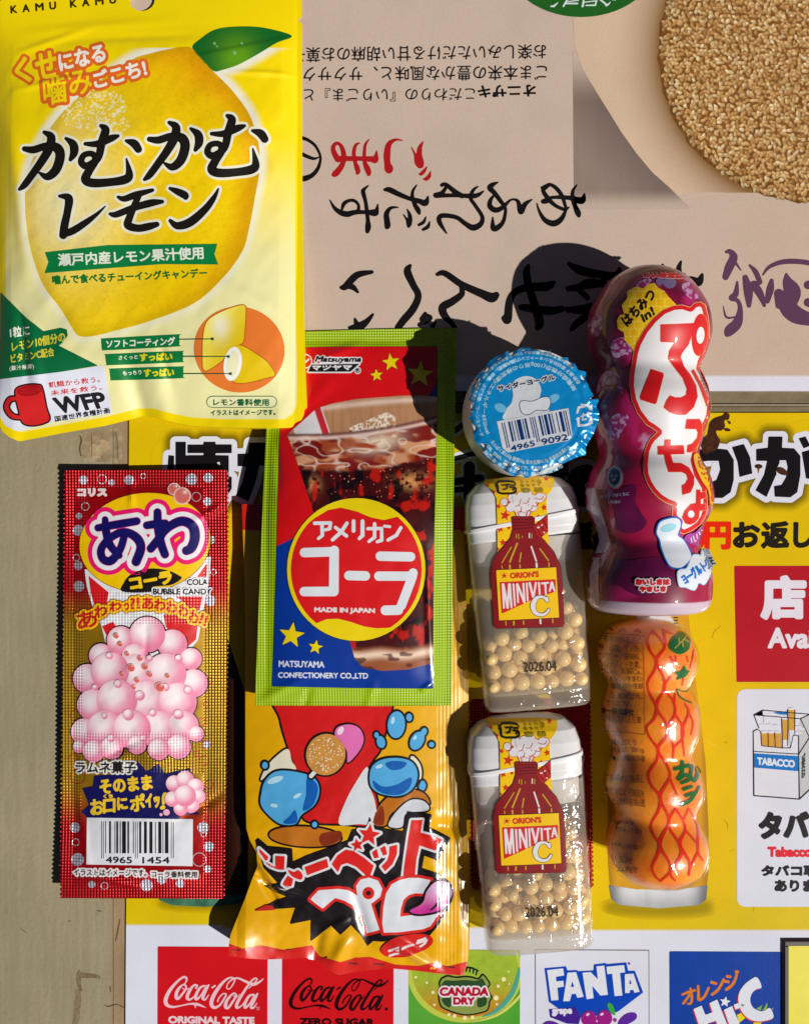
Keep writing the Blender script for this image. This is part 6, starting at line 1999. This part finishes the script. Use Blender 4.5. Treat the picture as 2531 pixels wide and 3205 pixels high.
for which, (off, seed) in enumerate(((np.zeros(2), 3), (D2, 9))):
    P, rad = pack(122, seed)
    for i_ in range(len(P)):
        W = M_O + off + P[i_, 0] * eu_ + P[i_, 1] * ev_
        o = bpy.data.objects.new('candy_ball', me_ball)
        o.location = ((W[0] - CX) * K, -(W[1] - CY) * K, P[i_, 2] * K)
        o.scale = (rad[i_] / BR,) * 3
        SC.collection.objects.link(o)
        tag(o, 'small glossy pale yellow candy ball inside the ' + ('upper clear bottle, below the blue-lidded cup' if which == 0 else 'lower clear bottle, above the drink logos'), 'candy ball', 'candy balls in the ' + ('upper' if which == 0 else 'lower') + ' bottle')

# ------------------------------------------------------------------ purple grape chew bottle
FP = 1 - 190 / CAMH
PUP = Revolve((CX + (2028 - CX) * FP, 0.0, 1500), prof_px([(832, 2), (838, 40), (850, 78), (880, 124), (917, 154), (964, 180), (1010, 190), (1056, 190), (1111, 174), (1157, 154), (1200, 166), (1250, 184), (1300, 184), (1360, 168), (1424, 154), (1480, 180), (1540, 195), (1590, 192), (1640, 170), (1690, 152), (1735, 170), (1790, 192), (1860, 192), (1898, 178), (1912, 150), (1918, 90), (1920, 2)], FP), 190.0)
pup = thing('grape_chew_bottle', 'large glossy purple bumpy bottle with a white and red bubble-letter title', 'candy bottle', (PUP.ax[0], 1375 * FP + CY * (1 - FP)), 0)
M_pup = print_mat('glossy_shrink_print', rough=0.42, spec=0.25, mottle=0.05, msc=300, fine=0.02, bump=0.05, bsc=130, coat=0.7, coatr=0.04)


def grape_c(A, V):
    P = V[:, :2] * 1.0 + V[:, 2:3] * 0.6
    c = np.tile(lin((158, 18, 62)), (len(V), 1))
    n = noise(P, 120, 3, 3)[:, None]
    c = c * (1 - sstep(0.45, 0.7, n)) + sstep(0.45, 0.7, n) * lin((104, 10, 52))
    m = noise(P + 300, 80, 13, 2)[:, None]
    k = sstep(0.62, 0.74, m) * 0.8
    c = c * (1 - k) + k * lin((186, 34, 104))
    k = (sstep(0.70, 0.78, noise(P + 77, 70, 23, 2)) * sstep(0.35, 0.6, noise(P, 14, 33, 2)))[:, None] * 0.65
    c = c * (1 - k) + k * lin((196, 150, 190))
    t = sstep(1868, 1874, V[:, 1] / FP - CY * (1 - FP) / FP)[:, None]
    c = c * (0.9 + 0.2 * noise(P, 16, 43, 2))[:, None]
    return c * (1 - t) + t * lin((196, 176, 190))


PUP.mesh('bottle_print', M_pup, pup, grape_c)
p_ = Art(PUP, 0.9, 0.4, h=1.7, block=3)
def seam(P):
    return lin((188, 160, 172)) * (0.8 + 0.3 * noise(P, 18, 3, 2))[:, None]
p_.add([PG('U2', '125 510, 215 500, 235 600, 270 720, 340 960, 378 1110, 330 1190, 205 1205, 255 1080, 225 900, 140 720'), PG('U2', '200 1250, 258 1248, 245 1500, 262 1740, 200 1770, 160 1650, 150 1420')], seam, 1)
p_.add([PG('U2', '215 500, 320 520, 360 800, 420 1090, 378 1110, 340 960, 270 720')], (124, 18, 52), 1)
for q in ('400 960, 430 880, 520 850, 600 880, 640 960, 625 1050, 560 1040, 480 1080, 420 1050', '270 1330, 330 1250, 420 1230, 500 1290, 525 1400, 525 1480, 460 1400, 330 1400, 240 1480', '400 1760, 480 1710, 580 1720, 600 1800, 540 1880, 480 1990, 400 2000, 360 1900', '700 240, 800 190, 860 210, 800 270, 700 290', '1200 260, 1280 230, 1380 300, 1400 400, 1300 420, 1220 350', '150 700, 240 600, 310 640, 300 780, 200 850'):
    g_ = PG('U1', q, True)
    p_.add([g_], lambda P: lin((150, 30, 100)) * (1 - sstep(.42, .62, noise(P, 9, 4, 3))[:, None]) + sstep(.42, .62, noise(P, 9, 4, 3))[:, None] * lin((196, 146, 186)), 1, h=2, block=1)
for q in ('420 560, 640 470, 640 640, 700 760, 760 880, 640 980, 460 960, 430 800', '380 1260, 560 1280, 900 1240, 1040 1380, 1000 1560, 700 1660, 420 1500'):
    p_.add([PG('U2', q, True)], lambda P: lin((92, 12, 62)) * (0.6 + 0.9 * noise(P, 40, 5, 2))[:, None], 1, h=2.5, block=1)
hc_ = PG('U1', '470 660, 500 600, 550 590, 522 490, 585 410, 582 335, 680 280, 760 300, 830 250, 890 243, 925 290, 1000 330, 1050 400, 1130 480, 1150 560, 900 700, 700 1020, 662 1022, 630 960, 555 880, 545 792, 480 752')
def comb(P):
    x, y = P[:, 0] / 27, P[:, 1] / 23.4
    r = np.floor(y)
    fx = np.abs((x + 0.5 * (r % 2)) % 1 - 0.5)
    fy = np.abs(y % 1 - 0.5)
    e = np.maximum(fx, fy)
    k = sstep(0.40, 0.46, e)[:, None] * 0.55
    n = noise(P, 26, 8, 1)[:, None]
    c = lin((226, 168, 10)) * (1 - n) + lin((240, 196, 16)) * n
    return c * (1 - k) + k * lin((246, 220, 90))
p_.add([hc_], comb, 2, h=1.3, block=1)
p_.add([TX('はちみつ', 'U1', '515 640, 835 300, 590 735'), TX('in!', 'U1', '735 595, 858 505, 770 680')], (30, 22, 14), 3, lvl=1.7)
p_.add([EL(1800 + 1060 / 3.6043, 820 + 240 / 3.6043, 20, 17), EL(1800 + 950 / 3.6043, 820 + 225 / 3.6043, 13, 11)], (120, 100, 140), 2)
logo = np.concatenate([Q('U1', '660 1020, 690 920, 770 770, 870 645, 980 548, 1100 498, 1200 490, 1285 518, 1330 472, 1400 455, 1450 490, 1480 600, 1497 720, 1497 860, 1470 1000, 1410 1130, 1395 1200, 1440 1290, 1485 1400, 1510 1520, 1518 1640, 1505 1740'),
                       Q('U3', '925 270, 875 370, 800 560, 762 690, 735 830, 780 1010, 880 1180, 905 1330, 905 1470, 870 1600, 800 1700, 690 1775, 600 1815, 530 1790, 500 1720, 520 1650, 445 1600, 440 1530, 450 1430, 370 1400, 270 1340, 180 1250, 110 1140, 65 1020, 55 880, 75 700, 115 590, 160 520, 245 438'),
                       Q('U1', '860 1865, 800 1830, 700 1700, 640 1560, 612 1400, 622 1250')])
LG = ('e', poly_edges(logo))
p_.add([LG], (232, 196, 120), 4, lvl=1.6)
p_.add([LG], (206, 24, 28), 5)
p_.add([LG], (222, 218, 220), 6, lvl=-13)
RR = (206, 24, 28)
pu_ = [PG('U1', '955 705, 1130 700, 1330 690, 1310 800, 1265 930, 1195 1020, 1178 1065, 1212 1180, 1290 1285, 1350 1400, 1366 1520, 1322 1640, 1232 1722, 1130 1722, 1050 1690, 988 1640, 1020 1560, 1060 1508, 1120 1530, 1180 1530, 1232 1505, 1245 1440, 1200 1320, 1100 1190, 1035 1090, 1050 1000, 1112 905, 955 900'), PG('U1', '850 1213, 985 1258, 990 1290, 912 1590, 890 1605, 735 1555, 728 1520'), PG('U1', '1292 1235, 1322 1215, 1420 1400, 1502 1592, 1465 1635, 1380 1400'),
       EL(1800 + 1390 / 3.6043, 820 + 822 / 3.6043, 25, 65, 4)]
p_.add(pu_, (232, 150, 110), 7, lvl=0.9)
p_.add(pu_, RR, 8, lvl=-0.4)
p_.add([EL(1800 + 1395 / 3.6043, 820 + 825 / 3.6043, 12, 26, 4)], (222, 218, 220), 9)
ch_ = [PG('U3', '625 265, 800 262, 838 340, 835 470, 785 600, 720 700, 660 725, 625 712, 635 620, 700 592, 760 520, 775 450, 752 400, 605 395'), PG('U3', '335 540, 420 540, 410 620, 585 620, 597 745, 415 750, 450 868, 560 872, 660 930, 728 1050, 725 1160, 680 1262, 570 1295, 560 1170, 610 1140, 640 1080, 620 1020, 560 990, 385 990, 350 870, 325 755, 245 755, 240 630, 330 625'),
       PG('U3', '755 1225, 812 1225, 810 1258, 880 1252, 885 1335, 815 1350, 815 1415, 882 1410, 875 1500, 802 1502, 790 1600, 740 1660, 680 1690, 610 1675, 567 1590, 600 1500, 680 1415, 750 1400')]
p_.add(ch_, (232, 150, 110), 7, lvl=0.9)
p_.add(ch_, RR, 8, lvl=-0.4)
p_.add([EL(2000 + 685 / 4.325, 1250 + 1545 / 4.325, 10, 11)], (222, 218, 220), 9)
sy = PG('U3', '722 760, 770 742, 830 850, 900 970, 955 1110, 985 1290, 975 1390, 940 1418, 915 1240, 830 1110, 760 960, 728 860', True)
p_.add([sy], RR, 9, lvl=3)
p_.add([sy], (238, 186, 16), 10)
p_.add(STS('U3', '780 850 10, 800 920 10, 840 950 8/820 1000 9, 850 1030 9, 870 1000 7/870 1070 8, 880 1080 8/920 1080 8, 910 1120 8/930 1170 9, 950 1260 9/945 1330 8, 960 1340 8', False), RR, 11)
bo = PG('U2', '872 930, 900 862, 970 828, 1060 815, 1105 842, 1110 905, 1082 1000, 1140 1060, 1218 1220, 1198 1290, 1120 1358, 1020 1352, 970 1290, 915 1150, 898 1050, 868 985', True)
p_.add([bo], (18, 92, 186), 12, lvl=4.2)
p_.add([bo], (214, 220, 230), 13)
p_.add([EL(1800 + 985 / 3.416, 1380 + 920 / 3.416, 25, 12, -18)], (146, 204, 220), 14)
cb = PG('U2', '1082 1420, 1110 1385, 1180 1365, 1230 1240, 1290 1225, 1320 1240, 1340 1172, 1400 1180, 1432 1260, 1440 1350, 1420 1420, 1360 1530, 1300 1515, 1255 1590, 1165 1560, 1100 1545', True)
p_.add([cb], (150, 196, 232), 12, lvl=2.5)
p_.add([cb], (220, 226, 236), 13)
p_.add([TX('ヨーグルトグミ', 'U2', '1108 1445, 1425 1235, 1165 1535')], (24, 110, 200), 14, lvl=1.7)
pb = PG('U2', '1150 1050, 1180 990, 1260 970, 1330 900, 1350 930, 1310 1080, 1300 1130, 1220 1110', True)
p_.add([pb], (160, 60, 150), 12)
p_.add(STS('U2', '1215 1030 5, 1225 1090 5/1240 1010 5, 1255 1080 5, 1270 1060 4/1275 990 5, 1280 1040 5/1300 965 5, 1310 1000 5/1325 940 4, 1330 970 4', False), (220, 210, 226), 13)
oi = [TX('おいしさは', 'U2', '652 1480, 995 1480, 652 1535'), TX('やさしさ', 'U2', '690 1558, 955 1555, 690 1608')]
p_.add(oi, (222, 216, 220), 12, lvl=5)
p_.add(oi, (204, 30, 40), 13, lvl=2.0)
p_.add([EL(1800 + 425 / 3.416, 1380 + 390 / 3.416, 29, 41)], (176, 36, 40), 2)
p_.add([EL(1800 + 425 / 3.416, 1380 + 390 / 3.416, 25, 35)], (176, 164, 176), 3)
p_.add([EL(1800 + 418 / 3.416, 1380 + 385 / 3.416, 18, 26)], (22, 36, 70), 4)
p_.add(STS('U2', '385 365 5, 400 385 5/400 362 5, 385 388 5/430 365 5, 450 385 5/450 362 5, 432 388 5/400 410 6, 435 420 6/405 425 6, 430 400 6', False), (150, 164, 186), 5)
p_.add([TX('キャップはくちに', 'U2', '272 578, 572 545, 276 615'), TX('いれない', 'U2', '350 635, 480 628, 352 672')], (176, 150, 176), 3, lvl=0.6)
uh = TX('UHA味覚糖', 'U1', '742 118, 1235 132, 760 182, 1200 190')
p_.add([uh], (214, 200, 206), 3, lvl=2.4)
p_.add([uh], (196, 30, 30), 4, lvl=1.4)
p_.build('bottle_lettering', M_pup, pup)

# ------------------------------------------------------------------ orange drink-shaped bottle in clear wrap
FO = 1 - 150 / CAMH
OX0, OX1 = CX + (2018 - CX) * FO, CX + (2060 - CX) * FO
OY0, OY1 = CY + (1945 - CY) * FO, CY + (2755 - CY) * FO
ORG = Revolve((OX0, (OX1 - OX0) / (OY1 - OY0), OY0), prof_px([(1936, 2), (1939, 40), (1948, 80), (1970, 116), (2010, 144), (2050, 151), (2100, 142), (2136, 126), (2150, 124), (2180, 134), (2225, 146), (2285, 142), (2330, 124), (2352, 119), (2380, 128), (2430, 145), (2480, 146), (2520, 130), (2545, 122), (2575, 132), (2616, 150), (2662, 154), (2705, 140), (2738, 104), (2755, 62), (2762, 2)], FO), 152.0)
org_t = thing('orange_jelly_bottle', 'bumpy orange bottle in clear wrap printed with a red net, below the purple bottle', 'candy bottle', ((OX0 + OX1) / 2, (OY0 + OY1) / 2), 0)
M_org = print_mat('orange_peel', rough=0.35, spec=0.45, mottle=0.12, msc=260, fine=0.03, bump=0.55, bsc=330, coat=0.5, coatr=0.15)
for l_ in M_org.node_tree.nodes:
    if l_.type == 'BSDF_PRINCIPLED':
        l_.inputs['Subsurface Weight'].default_value = 1.0
        l_.inputs['Subsurface Radius'].default_value = (0.030, 0.011, 0.0015)


def or_c(A, V):
    P = V[:, :2] + V[:, 2:3] * 0.5
    n = noise(P, 60, 3, 3)[:, None]
    return lin((250, 116, 4)) * (1 - n) + lin((255, 168, 34)) * n


ORG.mesh('bottle', M_org, org_t, or_c)
o_ = Art(ORG, 1.6, 0.4, h=1.5, block=3)
M_net = print_mat('film_ink', rough=0.25, spec=0.5, mottle=0.03, fine=0.02, bump=0.06, coat=0.6)
NET = '490 165 8, 455 215 8, 470 300 8, 515 370 10, 500 440 9, 455 520 7, 470 600 8, 515 690 10, 500 770 9, 450 830 7, 470 900 8, 525 980 10, 515 1060 9, 465 1150 7, 480 1230 8, 540 1310 12, 530 1400 10, 480 1500 7, 500 1580 9, 540 1640 12, 520 1720 10, 485 1800 7, 510 1860 8, 540 1890 7/490 165 8, 550 230 8, 570 285 8, 515 370 10, 560 480 9, 570 560 8, 515 690 10, 580 800 9, 590 880 9, 525 980 10, 590 1100 9, 605 1180 8, 540 1310 12, 590 1430 8, 595 1500 8, 540 1640 12, 600 1760 8, 605 1830 8, 545 1890 7/560 160 7, 575 220 8, 570 285 8/560 160 7, 615 185 6/610 480 7, 565 560 8, 630 650 8, 640 740 8, 590 840 9, 630 960 8, 625 1040 6/640 600 6, 638 660 7/710 670 6, 735 730 7, 690 850 8, 700 980 7, 705 1030 5/640 740 8, 690 820 8, 695 900 7, 630 970 7/735 730 7, 765 800 6, 750 880 5/605 1180 8, 655 1295 6/645 1390 7, 600 1470 9, 610 1540 8, 675 1640 12, 680 1720 11, 610 1830 9, 640 1885 7/645 1390 7, 700 1480 8, 710 1550 8, 675 1640 12, 740 1760 9, 735 1850 7/735 1390 7, 705 1460 8/735 1390 7, 790 1490 7, 800 1560 7, 800 1690 8, 830 1750 6/715 1545 8, 800 1640 8/800 1690 8, 745 1795 8/610 345 7, 640 385 7, 645 340 5/720 340 5, 730 375 5/770 300 5, 745 420 5/700 470 5, 690 540 5'
o_.add(STS('O1', NET), (230, 40, 8), 1)
o_.add(STS('O1', '265 165 9, 285 150 7, 300 168 7/365 168 8, 385 155 7, 400 170 7/200 150 6, 215 162 6', False), (206, 50, 24), 1)
GRN = (16, 102, 40)
o_.add([PG('O1', '598 282, 615 225, 650 190, 690 172, 735 205, 745 240, 735 290, 700 318, 655 324', True), PG('O1', '632 452, 680 440, 705 400, 718 432, 742 440, 712 480, 650 502, 660 470')], GRN, 2)
o_.add(STS('O1', '640 285 4, 690 235 4, 720 200 4/690 235 4, 695 275 4/670 255 4, 665 215 4/700 225 4, 730 240 4', False), (190, 168, 60), 3)
o_.add(STS('O1', '740 520 4, 735 570 4, 700 585 4, 655 565 4, 665 610 5, 700 640 5, 750 660 5'), GRN, 2)
o_.add(STS('O1', '640 1118 13, 735 1095 12/690 1070 13, 688 1140 13, 662 1190 12, 715 1160 12, 738 1190 13, 685 1215 11/745 1110 11, 757 1100 10, 748 1170 12, 775 1200 12, 795 1150 11, 790 1105 8, 812 1140 7/700 1258 12, 752 1240 10/715 1302 12, 765 1282 10/680 1362 14, 740 1337 13, 785 1280 10, 805 1240 8'), GRN, 2)
o_.build('red_net_and_lettering', M_net, org_t)
TI = (104, 74, 14)
o_.add(STS('O1', '165 182 2, 425 197 2/425 197 2, 436 880 2/436 880 2, 140 850 2', False), (120, 84, 20), 1)
for s_, q in (('子 原材料名:ぶど', '150 195, 410 205, 150 245'), ('糖、砂糖、でん粉、', '120 250, 412 262, 120 305'), ('パウダー／酸味料、', '118 305, 412 320, 118 360'), ('カロチノイド色素、', '118 362, 412 375, 118 415'), ('ガム)、乳酸Ca、', '130 415, 415 425, 130 465'), ('オレンジを含む)', '190 475, 420 475, 190 520'), ('期限:枠外底部', '200 525, 425 525, 200 565'), ('法:直射日光、', '195 590, 418 595, 195 632'), ('てください。', '170 640, 345 645, 170 685'),
             ('大阪市淀川区三津', '130 735, 412 755, 130 790'), ('(18g)当たり／', '190 905, 425 915, 190 955'), ('たんぱく質0.1g、', '215 965, 440 965, 215 1010'), ('4g、食塩相当量', '205 1015, 440 1025, 205 1065'), ('くお早めにお召し', '165 1150, 430 1162, 165 1205'), ('ありましたら現品を', '165 1240, 435 1270, 165 1290'), ('と送料をお送', '210 1310, 440 1325, 210 1365'), ('star.co.jp', '225 1465, 355 1475, 225 1500'), ('9:00~17:00)', '230 1510, 412 1535, 230 1555'), ('star.co.jp/', '205 1610, 405 1640, 205 1655'), ('器:PE', '250 1715, 350 1735, 250 1760'), ('ム:PET', '240 1785, 390 1800, 240 1825')):
    o_.add([TX(s_, 'O1', q)], TI, 1, lvl=0.05, h=1.0)
o_.add([TX('カー株式会社', 'O1', '135 690, 360 705, 135 735')], (70, 46, 14), 1, lvl=0.7)
o_.build('small_print', M_net, org_t)
M_wrap2 = clear_mat('clear_wrap', (236, 200, 180), haze=0.02, rough=0.07, wrinkle=1.0, wsc=240)
ORW = Revolve(ORG.ax, [(y, r + 4.5 + 2.0 * math.sin(y * 0.05)) for y, r in zip(*[np.linspace(ORG.pr[0, 0] - 4, ORG.pr[-1, 0] + 4, 60), ORG.R(np.linspace(ORG.pr[0, 0], ORG.pr[-1, 0], 60))])], 153.0)
ORW.mesh('clear_wrap', M_wrap2, org_t, None)
